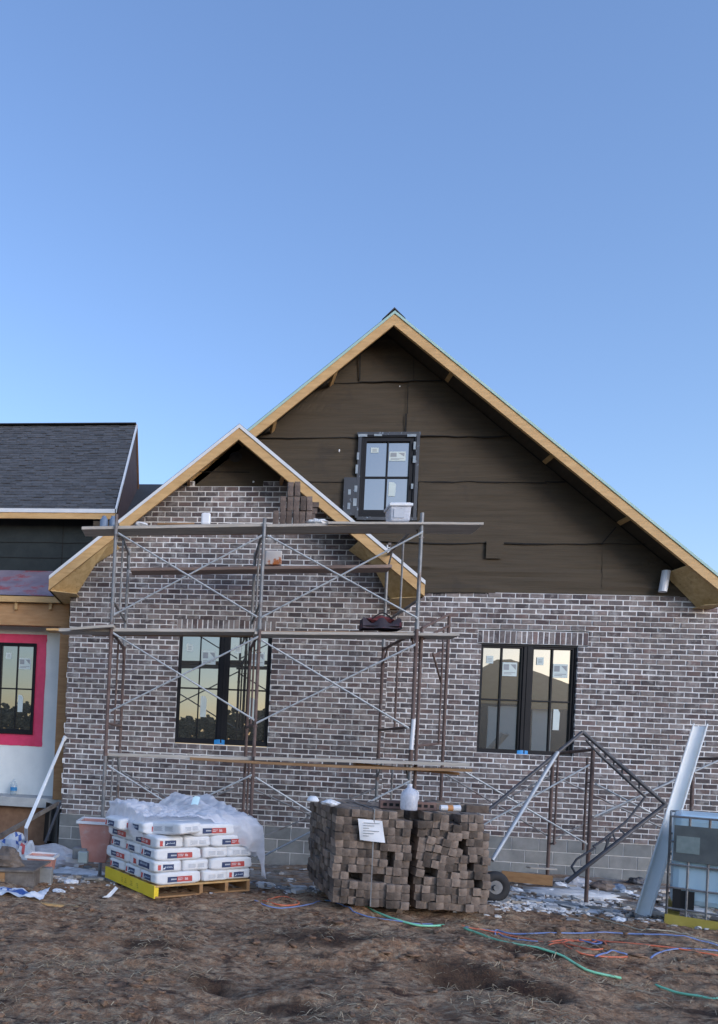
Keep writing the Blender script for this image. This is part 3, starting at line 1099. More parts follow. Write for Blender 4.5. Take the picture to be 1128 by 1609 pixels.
part(s, 'torn_backing', mat('torn_backing', (0.20, 0.25, 0.30), (0.34, 0.40, 0.44), 14, 0.7), tp)
# scraps on the felt
s = MB()
for (x, y, r_) in ((628, 607, 0.012), (398, 757, 0.02), (533, 708, 0.014)):
    p = P(x, y, YM-0.02 if x != 398 else YW-0.01)
    s.lump(p, r_, x, sq=(0.8, 0.4, 1.6 if x == 533 else 0.8))
part(s, 'white_scrap', M['paper'])

# ---- left part of the house: roof, felt wall, porch
YE, YR, YL = 11.7, 14.2, 12.0
eL = P(181, 803, YE)
rL = P(207, 669, YR)
XL0 = -13.0
zE, zR = eL.z, P(100, 669.5, YR).z
XR_ = eL.x
r = MB()
nrow = 34
for k in range(nrow):
    t0, t1 = k/nrow, (k+1.12)/nrow
    y0, y1 = YE+(YR-YE)*t0, YE+(YR-YE)*min(1, t1)
    za, zb_ = zE+(zR-zE)*t0+0.018, zE+(zR-zE)*min(1, t1)+0.006
    x = -6.2-rnd.random()*0.3
    while x < XR_:
        w_ = rnd.uniform(0.08, 0.22)
        x1 = min(x+w_, XR_)
        f = rnd.choice((0.062, 0.069, 0.075, 0.082, 0.09))
        lift = rnd.choice((0.0, 0.006, 0.012))
        r.obox(((x+x1)/2, (y0+y1)/2, (za+zb_)/2+lift), ((x1-x)/2, 0, 0), (0, (y1-y0)/2, (zb_-za)/2), (0, -0.004, 0.005), (f*0.95, f, f*1.1))
        x = x1
    r.box(XL0, -6.2, y0, y1, za-0.02, zb_, (0.07, 0.075, 0.08))
sh = part(r, 'shingle_roof', M['shingle'])
r = MB()
r.slab([(XL0, YE, zE-0.01), (XR_, YE, zE-0.01), (XR_, YR, zR-0.01), (XL0, YR, zR-0.01)], (0, 0, -0.02))
r.slab([(XL0, YR, zR), (XR_, YR, zR), (XR_, 2*YR-YE, zE), (XL0, 2*YR-YE, zE)], (0, 0, -0.03))
part(r, 'roof_deck', M['osb_dark'])
r = MB()
r.bar((XL0, YR, zR+0.03), (XR_+0.01, YR, zR+0.012), 0.2, 0.02)
part(r, 'ridge_cap', M['rubber'])
f = MB()
f.box(XL0, XR_+0.02, YE-0.035, YE-0.001, zE-0.155, zE-0.045)
part(f, 'fascia', M['pine'])
f = MB()
f.box(XL0, XR_+0.02, YE-0.05, YE-0.037, zE-0.05, zE+0.02)
part(f, 'drip_edge', M['white_trim'])
f = MB()
f.slab([(XR_+0.002, YE-0.05, zE-0.05), (XR_+0.002, YR, zR-0.05), (XR_+0.002, YR, zR+0.035), (XR_+0.002, YE-0.05, zE+0.035)], (0.03, 0, 0))
part(f, 'drip_edge', M['white_trim'])
f = MB()
f.slab([(XR_-0.01, YE+0.2, zE-0.1), (XR_-0.01, YR, zR-0.04), (XR_-0.01, 2*YR-YE, zE-0.1)], (0.008, 0, 0))
part(f, 'gable_end', mat('reddish_board', (0.055, 0.032, 0.03), (0.08, 0.05, 0.045), 5, 0.8))
f = MB()
f.slab([(XR_+0.003, YR, zR-0.05), (XR_+0.003, 2*YR-YE, zE-0.05), (XR_+0.003, 2*YR-YE, zE+0.0), (XR_+0.003, YR, zR+0.02)], (0.03, 0, 0))
part(f, 'rake_board', M['osb_dark'])
# low roof behind
f = MB()
a, c = P(150, 812, 13.0), P(300, 812, 13.0)
d, e = P(300, 761, 15.5), P(140, 761, 15.5)
f.slab([(a.x, a.y, a.z), (c.x, a.y, a.z), (c.x, d.y, d.z), (a.x, d.y, d.z)], (0, 0, -0.05), (0.035, 0.04, 0.045))
f.slab([(a.x, d.y, d.z), (c.x, d.y, d.z), (c.x, d.y+2.5, a.z), (a.x, d.y+2.5, a.z)], (0, 0, -0.05), (0.035, 0.04, 0.045))
part(f, 'roof', M['shingle'])
# felt wall under that roof
zP = P(50, 897, YL).z
f = MB()
f.box(XL0, XR_+0.25, YL, YL+0.1, zP-0.1, zE-0.03)
f.box(XR_+0.25, P(330, 900, 12.2).x, 12.4, 12.5, zP-1.0, a.z)
part(f, 'felt_wall', M['dark_felt'])
f = MB()
for (y, yy) in ((852, 0.010), (876, 0.008)):
    z = P(60, y, YL).z
    f.grid(30, 2, lambda u, v: (XL0+8+(XR_-XL0-8)*u, YL-0.004-0.008*v, z+0.01*nz(u*9, y)-0.012*v))
p = P(98, 850, YL)
f.box(p.x, p.x+0.012, YL-0.01, YL-0.001, zP, zE-0.1)
part(f, 'felt_lap', M['felt_edge'])
# porch roof, beam, post, wall
YB = 10.95
pf = P(60, 937, YB)
XPR = P(107, 1000, YB).x
f = MB()
nu, nv = 40, 8
f.grid(nu, nv, lambda u, v: (XL0+(XPR+0.0-XL0)*u, YB-0.06+(YL-YB+0.05)*v, pf.z+(zP-pf.z)*v+0.012*nz(u*40, v*6)))
part(f, 'porch_roof', M['underlay'])
f = MB()
f.slab([(XL0, YB-0.04, pf.z-0.03), (XPR, YB-0.04, pf.z-0.03), (XPR, YL, zP-0.04), (XL0, YL, zP-0.04)], (0, 0, -0.02))
part(f, 'roof_deck', M['osb_dark'])
zb1, zb2, zb3 = pf.z-0.02, P(60, 948, YB).z, P(60, 983, YB).z
f = MB()
f.box(XL0, XPR+0.02, YB-0.08, YB-0.04, zb2, zb1)
part(f, 'fascia', M['pine'])
f = MB()
f.box(XL0, XPR, YB, YB+0.14, zb3, zb2-0.001)
part(f, 'porch_beam', mat('orange_beam', (0.36, 0.19, 0.08), (0.46, 0.27, 0.125), 3, 0.7, 0.001, 30, stretch=(1.2, 6, 6)))
for px in (25, 79):
    p = P(px, 953, YB-0.04)
    f = MB()
    f.box(p.x-0.025, p.x+0.025, YB-0.045, YB-0.003, p.z-0.05, zb2-0.002)
    part(f, 'block', M['pine'])
YPW = 11.35
zs_ = P(50, 1249, YPW).z
f = MB()
f.box(XL0, XPR+0.6, YPW, YPW+0.1, zs_-0.02, zb3+0.6)
part(f, 'porch_wall', M['housewrap'])
f = MB()
f.box(XL0, XPR+0.6, YB+0.14, YPW, zb3+0.10, zb3+0.12)
part(f, 'porch_ceiling', M['osb_dark'])
xp0, xp1 = P(91, 1100, 10.85).x, P(106, 1100, 10.85).x
f = MB()
f.box(xp0, xp1, 10.78, 10.92, P(95, 1256, 10.85).z, zb3-0.001)
part(f, 'porch_post', M['pine_old'])
f = MB()
f.box(XL0, XPR+0.2, 10.80, YPW, zs_-0.16, zs_)
part(f, 'porch_slab', M['concrete'], bevel=0.01)
f = MB()
f.box(XL0, P(73, 1290, 11).x, 10.98, 11.02, -0.6, zs_-0.161)
part(f, 'form_board', M['osb_dark'])
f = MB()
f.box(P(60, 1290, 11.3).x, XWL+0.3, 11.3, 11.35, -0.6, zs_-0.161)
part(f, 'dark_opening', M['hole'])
wp = (P(-66, 1085, YPW).x, P(55, 1085, YPW).x, P(0, 1152, YPW).z, P(0, 1010, YPW).z)
window(wp, YPW-0.07, 2, [(0, 0), (0.004, 0.0)], 2)
f = MB()
o = 0.17
X0, X1, Z0, Z1 = wp
wob = lambda x: 0.012*nz(x*5, 2.2)
for (a, c, d, e) in ((X0-o, X1+o, Z1, Z1+0.16), (X0-o, X1+o, Z0-o-0.03, Z0), (X1, X1+o, Z0, Z1), (X0-o, X0, Z0, Z1)):
    f.grid(26, 10, lambda u, v: (a+(c-a)*u+(wob((d+(e-d)*v)*3) if (u > 0.97) else 0), YPW-0.012, d+(e-d)*v+(wob(u*6) if v < 0.05 and e == Z0 else 0)))
part(f, 'magenta_sealant', M['pink_tape'])
# rear body of the house so it keeps its bulk from the side
f = MB()
f.box(XMR-0.1, XMR, YM+0.1, 20.5, -0.6, lowR[1]-0.05)
f.box(XL0, XL0+0.1, YPW, 16.4, -0.6, zE)
part(f, 'side_wall', M['felt'])
# wood scrap and white vent tube on the wall top
f = MB()
p, q = P(1047, 897, YM-0.1), P(1041, 930, YM-0.1)
f.pipe([p, q], 0.055, 12)
part(f, 'vent_tube', M['plastic_white'])

# ------------------------------------------------------------------ scaffold
YS, YSR = 8.5, 10.0
SCF = thing('scaffold', (P(400, 1185, YS).x, YS, 0.05), 'three storey tube scaffold with crossed braces in front of the brick gable', 'scaffold')


def zat(x, y):
    return P(x, y, YS).z


posts = {}
for key, top, j1, j2 in (('l', (183, 812), (175, 985), (168, 1184)), ('m', (417, 818), (408, 985), (400, 1186)), ('r', (668, 810), (655, 985), (648, 1192))):
    posts[key] = (P(*j1, YS).x, zat(*top), zat(*j1), zat(*j2))


def frame(X, z0, z1, m, label=None, xr=None, yr=YSR, zr=0.0, r=0.0225):
    """one end frame: two legs, header, lower bar, inner ladder leg and rungs"""
    xr = X if xr is None else xr
    f = MB()
    A = Vector((X, YS, 0))
    B = Vector((xr, yr, 0))
    at = lambda t, z: A+(B-A)*t+Vector((0, 0, z+zr*t))
    f.pipe([at(0, z0), at(0, z1+0.03)], r, 10)
    f.pipe([at(1, z0), at(1, z1+0.03)], r, 10)
    h = z1-z0
    f.pipe([at(0, z1-0.06), at(1, z1-0.06)], r*0.92, 8)
    zl = z0+h*0.24
    f.pipe([at(0, zl), at(1, zl)], r*0.8, 8)
    f.pipe([at(0.5, zl), at(0.5, z1-0.06)], r*0.62, 8)
    f.pipe([at(0, z1-0.30), at(0.16, z1-0.06)], r*0.55, 6)
    f.pipe([at(1, z1-0.30), at(0.84, z1-0.06)], r*0.55, 6)
    for t in (0, 1):
        f.pipe([at(t, z0-0.03), at(t, z0+0.05)], r*1.22, 10)
        for q in (0.22, 0.80):
            f.pipe([at(t, z0+h*q)+Vector((-0.03, -0.012, 0)), at(t, z0+h*q)+Vector((0.03, -0.012, 0))], 0.009, 6)
    o = f.build('frame', m, SCF, smooth_=False)
    if label:
        o['label'] = label
    return o


for key in 'lmr':
    X, zt, z1, z2 = posts[key]
    frame(X, z1, zt, M['galv'])
    frame(X, z2, z1, M['rust'])
    frame(X, gz(X, YS)-0.02, z2, M['galv'] if key != 'm' else M['rust'])


def brace(p, q, Y=YS-0.03, m='zinc', r=0.0115, Y2=None):
    f = MB()
    f.pipe([P(*p, Y), P(*q, Y2 or Y)], r, 8)
    a, c = P(*p, Y), P(*q, Y2 or Y)
    d = (c-a).normalized()
    f.obox(a+d*0.03, d*0.035, (0, 0.004, 0), (0, 0, 0.014))
    f.obox(c-d*0.03, d*0.035, (0, 0.004, 0), (0, 0, 0.014))
    f.build('cross_brace', M[m], SCF)


for p, q in (((186, 838), (403, 969)), ((179, 966), (411, 842)), ((421, 842), (655, 971)), ((411, 970), (664, 836)),
             ((178, 995), (399, 1131)), ((172, 1118), (405, 1001)), ((411, 1006), (642, 1144)), ((403, 1136), (652, 1013)),
             ((395, 1218), (164, 1328)), ((402, 1222), (642, 1372))):
    k = 0.02*(q[1] > p[1])
    brace(p, q, YS-0.03-k)
brace((171, 1204), (395, 1345), YS-0.055)
brace((643, 1228), (404, 1350), YS-0.03)
for p, q in (((190, 1212), (372, 1316)), ((374, 1236), (190, 1310)), ((376, 1230), (596, 1330)), ((596, 1236), (378, 1330))):
    brace(p, q, YSR+0.02, 'galv')
# short bay on the right with a rusty double frame
f = MB()
ft, fb_ = P(932, 1178, YS+0.45), P(925, 1380, YS+0.45)
XQ = (ft.x+fb_.x)/2
gq = gz(XQ, 9.0)
for (px, py0, py1, Y, r_) in ((932, 1176, 0, 8.95, 0.022), (923, 1190, 1336, 9.05, 0.014), (877, 1185, 1328, 9.75, 0.014), (869, 1183, 0, 9.9, 0.022)):
    t_ = P(px, py0, Y)
    zbot = gz(t_.x, Y)-0.02 if py1 == 0 else P(px, py1, Y).z
    f.pipe([t_, (t_.x, Y, zbot)], r_, 10)
t1, t2 = P(934, 1178, 8.95), P(869, 1184, 9.9)
f.pipe([t1, t2], 0.02, 8)
a, c = P(920, 1336, 9.05), P(928, 1336, 8.95)
f.pipe([P(923, 1332, 9.05), P(928, 1342, 8.95)], 0.012, 6)
f.pipe([P(873, 1324, 9.75), P(866, 1326, 9.9)], 0.012, 6)
f.pipe([P(932, 1230, 8.95), P(923, 1230, 9.05)], 0.01, 6)
f.build('frame', M['rust'], SCF)['label'] = 'short rusty end frame with double legs'
for p, q, Y in (((722, 1208), (922, 1326), 8.93), ((742, 1306), (926, 1202), 8.90), ((936, 1232), (1140, 1338), 8.93), ((934, 1283), (1140, 1190), 8.90)):
    brace(p, q, Y)
for p, q in (((692, 1212), (867, 1317)), ((690, 1310), (871, 1216)), ((880, 1224), (1080, 1320)), ((872, 1318), (1064, 1222))):
    brace(p, q, 9.92, 'galv')
f = MB()
for px, Y in ((1150, 8.95), (1090, 9.9)):
    t_ = P(px, 1190, Y)
    f.pipe([t_, (t_.x, Y, gz(t_.x, Y)-0.02)], 0.022, 10)
f.pipe([P(1150, 1192, 8.95), P(1090, 1192, 9.9)], 0.02, 8)
f.build('frame', M['rust'], SCF)
# frame standing askew at the tower's right end
f = MB()
q1, q2 = P(663, 987, 8.62), P(706, 965, 9.35)
b1, b2 = P(651, 1268, 8.62), P(690, 1262, 9.35)
f.pipe([q1, (q1.x, 8.62, gz(q1.x, 8.62))], 0.021, 10)
f.pipe([q2, (q2.x, 9.35, gz(q2.x, 9.35))], 0.021, 10)
f.pipe([q1, q2], 0.019, 8)
f.pipe([P(659, 1007, 8.62), P(705, 983, 9.35)], 0.016, 8)
f.pipe([P(653, 1172, 8.62), P(693, 1168, 9.35)], 0.018, 8)
f.pipe([P(660, 1000, 8.75), P(655, 1172, 8.75)], 0.013, 8)
f.pipe([P(697, 990, 9.2), P(689, 1168, 9.2)], 0.013, 8)
f.pipe([P(680, 1026, 9.0), P(694, 1076, 9.3)], 0.013, 8)
f.pipe([P(680, 1030, 9.0), P(698, 1022, 9.3)], 0.013, 8)
f.build('frame', M['rust'], SCF)['label'] = 'rusty end frame set askew at the end of the scaffold'
f = MB()
f.pipe([P(650, 1130, 8.44), P(646, 1178, 8.44)], 0.024, 10)
f.build('pipe_sleeve', M['plastic_white'], SCF)


# ---- planks lying on the scaffold
def plank(p, q, Y, wd, th, m, label, sag=0.0, group='planks on the scaffold', bow=0.0):
    """p and q are the lower front corners"""
    A, C = P(*p, Y), P(*q, Y)
    f = MB()
    n = 14
    def top(u, v):
        s = A+(C-A)*u
        return (s.x, s.y+wd*v, s.z+th-sag*math.sin(u*math.pi)+0.003*nz(u*6, p[0]))
    vsx = []
    for i in range(n+1):
        u = i/n
        x, y, z = top(u, 0)
        vsx += [(x, y, z-th), (x, y+wd, z-th+bow*0), (x, y+wd, z), (x, y, z)]
    fs = [(i*4+k, i*4+(k+1) % 4, (i+1)*4+(k+1) % 4, (i+1)*4+k) for i in range(n) for k in range(4)]
    fs += [(0, 3, 2, 1), (n*4, n*4+1, n*4+2, n*4+3)]
    f.add(vsx, fs)
    o = f.build('scaffold_plank', m, bevel=0.004)
    return tag(o, label, 'plank', group)


plank((128, 832), (418, 827), 8.52, 0.29, 0.040, M['plank'], 'grey plank on the left half of the top scaffold deck')
plank((419, 828), (620, 825), 8.50, 0.29, 0.036, M['plank'], 'pale middle plank of the top scaffold deck, right of the centre post')
plank((515, 823), (760, 824.5), 8.46, 0.36, 0.030, M['plank'], 'plank of the top deck running out past the right scaffold post')
plank((190, 832), (640, 828), 8.83, 0.27, 0.040, M['plank_brown'], 'brown plank behind the front ones on the top scaffold deck')
plank((205, 897), (616, 892), 9.6, 0.26, 0.045, M['red_plank'], 'reddish plank below the top deck on the wall side of the scaffold')
plank((110, 990), (178, 985), 8.4, 0.22, 0.035, M['plank'], 'short light plank piece over the left end of the middle deck')
plank((92, 992), (408, 993), 8.52, 0.27, 0.042, M['plank'], 'grey plank on the left half of the middle scaffold deck')
plank((400, 996.5), (722, 999), 8.50, 0.29, 0.036, M['plank'], 'grey plank on the right half of the middle scaffold deck')
plank((140, 994), (640, 998), 8.81, 0.27, 0.042, M['plank_brown'], 'brown plank behind the front ones on the middle scaffold deck')
plank((72, 990.5), (104, 991), 8.75, 0.2, 0.030, M['pine'], 'light plank end sticking out left of the middle deck')
plank((162, 1188), (400, 1195), 8.52, 0.27, 0.040, M['plank'], 'grey plank on the left half of the lowest scaffold deck')
plank((298, 1194), (742, 1213), 8.46, 0.25, 0.034, M['plank_brown'], 'long brown plank under the grey one on the lowest deck', sag=0.02)
plank((400, 1194), (738, 1204), 8.44, 0.27, 0.040, M['plank'], 'mortar splashed grey plank on the right half of the lowest deck')
plank((560, 1203), (722, 1218), 8.66, 0.2, 0.034, M['pine_old'], 'short brown plank at the right end of the lowest deck')


# ---- things on the decks
def bucket(px, pyb, Y, r0, r1, h, label, m=M['plastic_white'], lid=True, name='bucket', cat='bucket', n=20):
    c = P(px, pyb, Y)
    root = thing(name, c, label, cat)
    f = MB()
    f.lathe(c, [(r0, 0), (r0*1.01, 0.01), (r1, h), (r1-0.006, h), (r0-0.008, 0.012)], n)
    f.build('body', m, root, smooth_=False)
    if lid:
        l = MB()
        l.lathe(c+Vector((0, 0, h)), [(r1+0.012, -0.03), (r1+0.014, 0.004), (r1*0.93, 0.016), (r1*0.90, 0.010)], n)
        l.build('lid', M['plastic_white'], root)
    return root


c = P(629, 819, 8.62)
root = thing('storage_tub', c, 'white square plastic tub with lid on the top deck before the gable window', 'tub')
f = MB()
f.prism([(c.x-0.115, c.z+0.002), (c.x+0.115, c.z+0.002), (c.x+0.128, c.z+0.19), (c.x-0.128, c.z+0.19)], c.y, c.y+0.24)
f.build('body', M['jug'], root, bevel=0.02)
l = MB()
l.box(c.x-0.142, c.x+0.142, c.y-0.014, c.y+0.254, c.z+0.19, c.z+0.225)
l.box(c.x-0.12, c.x+0.12, c.y+0.01, c.y+0.23, c.z+0.225, c.z+0.24)
l.build('lid', M['plastic_white'], root, bevel=0.012)
s = MB()
s.box(c.x-0.085, c.x+0.04, c.y-0.012, c.y-0.005, c.z+0.04, c.z+0.15)
s.build('label_sheet', mat('grey_label', (0.42, 0.45, 0.50), (0.52, 0.55, 0.6), 8, 0.6), root)

f = MB()
c = P(323, 824, 8.62)
f.box(c.x-0.06, c.x+0.06, c.y, c.y+0.05, c.z, c.z+0.155)
tag(f.build('foam_block', M['plastic_white'], bevel=0.022), 'small white rounded block standing on the left of the top deck', 'block')
f = MB()
a, q = P(247, 824.5, 8.60), P(305, 824, 8.60)
f.bar(a+Vector((0, 0.05, 0.012)), q+Vector((0, 0.05, 0.012)), 0.11, 0.024)
tag(f.build('wood_offcut', M['plank_brown'], bevel=0.003), 'dark brown board offcut lying on the left of the top deck', 'board')
for i, (px, r_) in enumerate(((163, 0.055), (177, 0.05))):
    c = P(px, 829, 8.7)
    f = MB()
    f.lathe(c, [(r_, 0), (r_, 0.07), (r_*0.96, 0.10), (r_*0.55, 0.13), (r_*0.5, 0.15)], 16)
    tag(f.build('bottle', M['bluegrey']), ('blue grey bottle nearest the left end of the top deck', 'blue grey bottle beside the left scaffold post on the top deck')[i], 'bottle', 'blue grey bottles on the top deck')
for i, (px, py, Y, s_) in enumerate(((222, 825.5, 8.6, 0.05), (503, 823, 8.65, 0.07), (493, 822, 8.75, 0.06))):
    c = P(px, py, Y)
    f = MB()
    f.lump(c+Vector((0, 0, s_*0.3)), s_, i+3, sq=(1.7, 1, 0.45))
    tag(f.build('mortar_lump', M['mortar']), ('flat mortar lump beside the board offcut on the top deck', 'larger mortar lump right of the bricks on the top deck', 'smaller mortar lump right of the bricks on the top deck')[i], 'mortar')
c = P(430, 887, 9.65)
f = MB()
f.box(c.x-0.12, c.x+0.11, c.y, c.y+0.16, c.z, c.z+0.20)
bx = tag(f.build('cardboard_box', mat('white_orange_card', (0.74, 0.68, 0.62), (0.82, 0.76, 0.70), 5, 0.7, c3=(0.60, 0.19, 0.05), s3=5, t3=0.52, w3=0.06), bevel=0.012),
         'white and orange box on the reddish plank near the centre post', 'box')
# tool bag on the middle deck
c = P(601, 987, 8.66)
root = thing('tool_bag', c, 'dark canvas tool bag with red lining on the middle scaffold deck', 'tool bag')
f = MB()
f.grid(24, 9, lambda u, v: (c.x-0.235+0.47*u+0.03*(v-0.5)*(1 if u < 0.5 else -1)*0, c.y+0.02*math.sin(u*9)-0.0+0.05*v, c.z+0.145*v*(0.75+0.25*math.sin(u*14+1)*v)))
f.grid(24, 9, lambda u, v: (c.x-0.235+0.47*u, c.y+0.22+0.02*math.sin(u*8+2)-0.05*v, c.z+0.16*v*(0.8+0.2*math.sin(u*11)*v)))
f.grid(3, 9, lambda u, v: (c.x-0.235, c.y+0.05*v+(0.22-0.1*v)*u, c.z+0.125*v))
f.grid(3, 9, lambda u, v: (c.x+0.235, c.y+0.05*v+(0.22-0.1*v)*u, c.z+0.125*v))
f.grid(3, 3, lambda u, v: (c.x-0.235+0.47*u, c.y+0.22*v, c.z+0.03))
f.build('body', M['tool_bag'], root)
f = MB()
f.lump(c+Vector((-0.02, 0.11, 0.12)), 0.10, 5, sq=(1.9, 0.8, 0.42))
f.build('lining', mat('dull_red_cloth', (0.16, 0.035, 0.045), (0.26, 0.075, 0.08), 9, 0.8), root)
f = MB()
f.pipe([c+Vector((-0.12+0.024*i, 0.03, 0.12+0.075*math.sin(math.pi*i/10))) for i in range(11)], 0.009, 6)
f.build('handle', M['black'], root)


# loose brick meshes: worn blocks with a little lumpiness
def loose_brick(seed, L=0.195, W_=0.072, H_=0.070):
    f = MB()
    nx, ny, nq = 3, 5, 3
    def pt(a, b_, c_):
        e = 10
        s = 1/((abs(a)**e+abs(b_)**e+abs(c_)**e)**(1/e))
        s = 0.74+0.26*s
        k = 1+0.05*noise.noise(Vector((a*1.3+seed*5, b_*1.6, c_*1.3)))
        return Vector((a*W_/2*s*k, b_*L/2*s*k, c_*H_/2*s*k))
    for (u, v, fx) in ((3, 3, lambda p, q: (p, -1, q)), (3, 3, lambda p, q: (-p, 1, q)), (5, 3, lambda p, q: (1, p, q)), (5, 3, lambda p, q: (-1, -p, q)), (3, 5, lambda p, q: (p, q, 1)), (3, 5, lambda p, q: (p, -q, -1))):
        f.grid(u, v, lambda p, q: pt(*fx(p*2-1, q*2-1)))
    me_o = f.build('loose_brick', M['stack_brick'], origin=(0, 0, 0))
    me = me_o.data
    bpy.data.objects.remove(me_o)
    return me


BRK = [loose_brick(i) for i in range(6)]
M['dark_brick'] = mat('dark_loose_brick', (0.075, 0.055, 0.047), (0.17, 0.13, 0.11), 13, 0.95, 0.006, 38, objrand=0.4)
DBRK = []
for q_ in BRK[:3]:
    q_ = q_.copy()
    q_.materials[0] = M['dark_brick']
    DBRK.append(q_)


def put_brick(loc, rot, label, group, me=None, scale=None):
    o = bpy.data.objects.new('loose_brick', me or rnd.choice(BRK))
    o.location = loc
    o.rotation_euler = rot
    if scale:
        o.scale = scale
    COL.objects.link(o)
    return tag(o, label, 'brick', group)


# bricks stacked on end on the top deck
c0 = P(430, 824, 8.9)
heights = [2, 2, 3, 3, 3, 2]
for i in range(6):
    nb_ = (1, 2, 3, 3, 2, 2)[i]
    for k in range(nb_):
        e = k == 1 and i in (3, 5)
        loc = c0+Vector((0.035+i*0.083+rnd.uniform(-.006, .006), 0.06+rnd.uniform(-.012, .012), (0.098+k*0.19) if not e else 0.098+k*0.19))
        put_brick(loc, (rad(90)+rnd.uniform(-.03, .03), rnd.uniform(-.05, .05), rnd.uniform(-.06, .06)),
                  'brown brick in the small pile on the top scaffold deck', 'bricks piled on the top deck', me=rnd.choice(DBRK), scale=(1, 0.96, 1))
for i in range(4):
    put_brick(c0+Vector((0.42+0.02*i, 0.09, 0.05+0.077*i)), (0, rnd.uniform(-.06, .06), rad(90)+rnd.uniform(-.1, .1)), 'brown brick in the small pile on the top scaffold deck', 'bricks piled on the top deck', me=rnd.choice(DBRK))

# ------------------------------------------------------------------ loose scaffold frame and pipes on the right
T, R_, B_, L_ = P(915, 1150, 8.75), P(1046, 1264, 8.7), P(890, 1386, 8.5), P(766, 1274, 8.55)
f = MB()
f.pipe([L_, T], 0.021, 10)
f.pipe([T, R_], 0.023, 10)
f.pipe([R_, B_], 0.024, 10)
f.pipe([P(872, 1188, 8.7), P(780, 1262, 8.58)], 0.016, 8)
a, c = P(939, 1183, 8.76), P(1014, 1252, 8.73)
f.pipe([a, c], 0.018, 8)
for t in (0.15, 0.33, 0.51, 0.69, 0.87):
    m_ = a.lerp(c, t)
    o_ = T.lerp(R_, 0.20+t*0.56)
    f.pipe([m_, o_], 0.010, 6)
f.pipe([a, P(921, 1163, 8.75)], 0.014, 8)
f.pipe([c, P(985, 1290, 8.68), P(945, 1322, 8.62), P(932, 1330, 8.6)], 0.014, 8)
f.pipe([P(935, 1332, 8.6), P(906, 1350, 8.56), P(898, 1362, 8.53), P(905, 1374, 8.52)], 0.013, 8)
f.pipe([P(960, 1312, 8.64), P(950, 1336, 8.6)], 0.012, 6)
for t in (0.3, 0.5, 0.7):
    f.pipe([P(985, 1290, 8.68).lerp(P(940, 1326, 8.61), t), R_.lerp(B_, 0.25+t*0.5)], 0.010, 6)
tag(f.build('scaffolding_section', M['dark_steel']), 'dark steel scaffold end frame tipped on its corner under the right window', 'scaffold frame')
f = MB()
f.pipe([P(876, 1182, 8.5), P(848, 1228, 8.3), P(773, 1352, 7.7)], 0.022, 10)
tag(f.build('steel_pipe', M['zinc']), 'bright steel pipe leaning beside the tipped scaffold frame', 'pipe')

# ------------------------------------------------------------------ pallet of bags
TH = rad(35)
near = P(243, 1412, 6.45)
zp = near.z
U = Vector((math.cos(TH), math.sin(TH), 0))
V = Vector((-math.sin(TH), math.cos(TH), 0))
BASE = Vector((near.x, near.y, zp))
pu = lambda u, v, z=0.0: BASE+U*u+V*v+Vector((0, 0, z))
PLU, PLV = 1.16, 1.04
pal = thing('pallet', pu(PLU/2, PLV/2), 'wooden pallet with a bright yellow side under the stacked bags', 'pallet')


def pbox(f, u0, u1, v0, v1, z0, z1):
    f.obox(pu((u0+u1)/2, (v0+v1)/2, (z0+z1)/2), U*(u1-u0)/2, V*(v1-v0)/2, (0, 0, (z1-z0)/2))


f = MB()
for k in range(6):
    v = k*(PLV-0.10)/5
    pbox(f, 0.0, PLU, v, v+0.10, 0.105, 0.122)
f.build('deck', M['pine'], pal, bevel=0.002)
for k, u in enumerate((0.0, PLU*0.45, PLU-0.04-0.28, PLU-0.04)):
    f = MB()
    if k == 0:
        pbox(f, 0.0, 0.04, 0.001, PLV, 0.018, 0.104)
    else:
        pbox(f, u, u+0.04, 0.001, PLV, 0.018, 0.104)
    o = f.build('stringer', M['pine_old'] if k else M['yellow'], pal)
    if k == 0:
        o['label'] = 'yellow painted side stringer'
f = MB()
pbox(f, -0.014, -0.001, -0.004, PLV, 0.0, 0.122)
fy = f.build('side_board', M['yellow'], pal)
fy['label'] = 'yellow painted side board'
f = MB()
for (v0, v1) in ((0.30, 0.35), (0.42, 0.49), (0.55, 0.60), (0.63, 0.66)):
    for q in range(3):
        pbox(f, -0.016, -0.0145, v0+0.004*q, v0+0.004*q+(v1-v0)*rnd.uniform(.4, .9), 0.035+q*0.018, 0.045+q*0.018)
f.build('stencil', mat('faded_stencil', (0.50, 0.36, 0.03), (0.58, 0.42, 0.04), 9, 0.7), pal)
f = MB()
for v in (0, 0.42, 0.85):
    pbox(f, 0.0, PLU, v, v+0.09, 0.0, 0.0165)
f.build('bottom_board', M['pine_old'], pal)

BL, BW_, BH = 0.54, 0.315, 0.119


def bag_fn(seed):
    def fn(a, b_, c_):
        e = 12.0
        m_ = max(abs(a), abs(b_), abs(c_), 1e-6)
        s = m_/((abs(a)**e+abs(b_)**e+abs(c_)**e)**(1/e))
        k = 1+0.03*noise.noise(Vector((a*2.0+seed*7.7, b_*2.2, c_*1.5+seed)))+0.016*noise.noise(Vector((a*6.0+seed, b_*7.0, c_*5.0)))
        x = a*s*BL/2*k
        y = b_*s*BW_/2*k
        z = c_*s*BH/2*(1+0.07*noise.noise(Vector((a*5.0+seed, b_*5.5, 3.3)))+0.06*noise.noise(Vector((a*2.2, b_*2.2+seed*3.1, seed))))
        z *= 1.03-0.15*max(0, abs(a)-0.75)/0.25*abs(c_)
        return Vector((x, y, z))
    return fn


NAVY, RED, WHT, GRY = (0.028, 0.05, 0.125), (0.50, 0.075, 0.065), (0.62, 0.64, 0.68), (0.42, 0.45, 0.50)


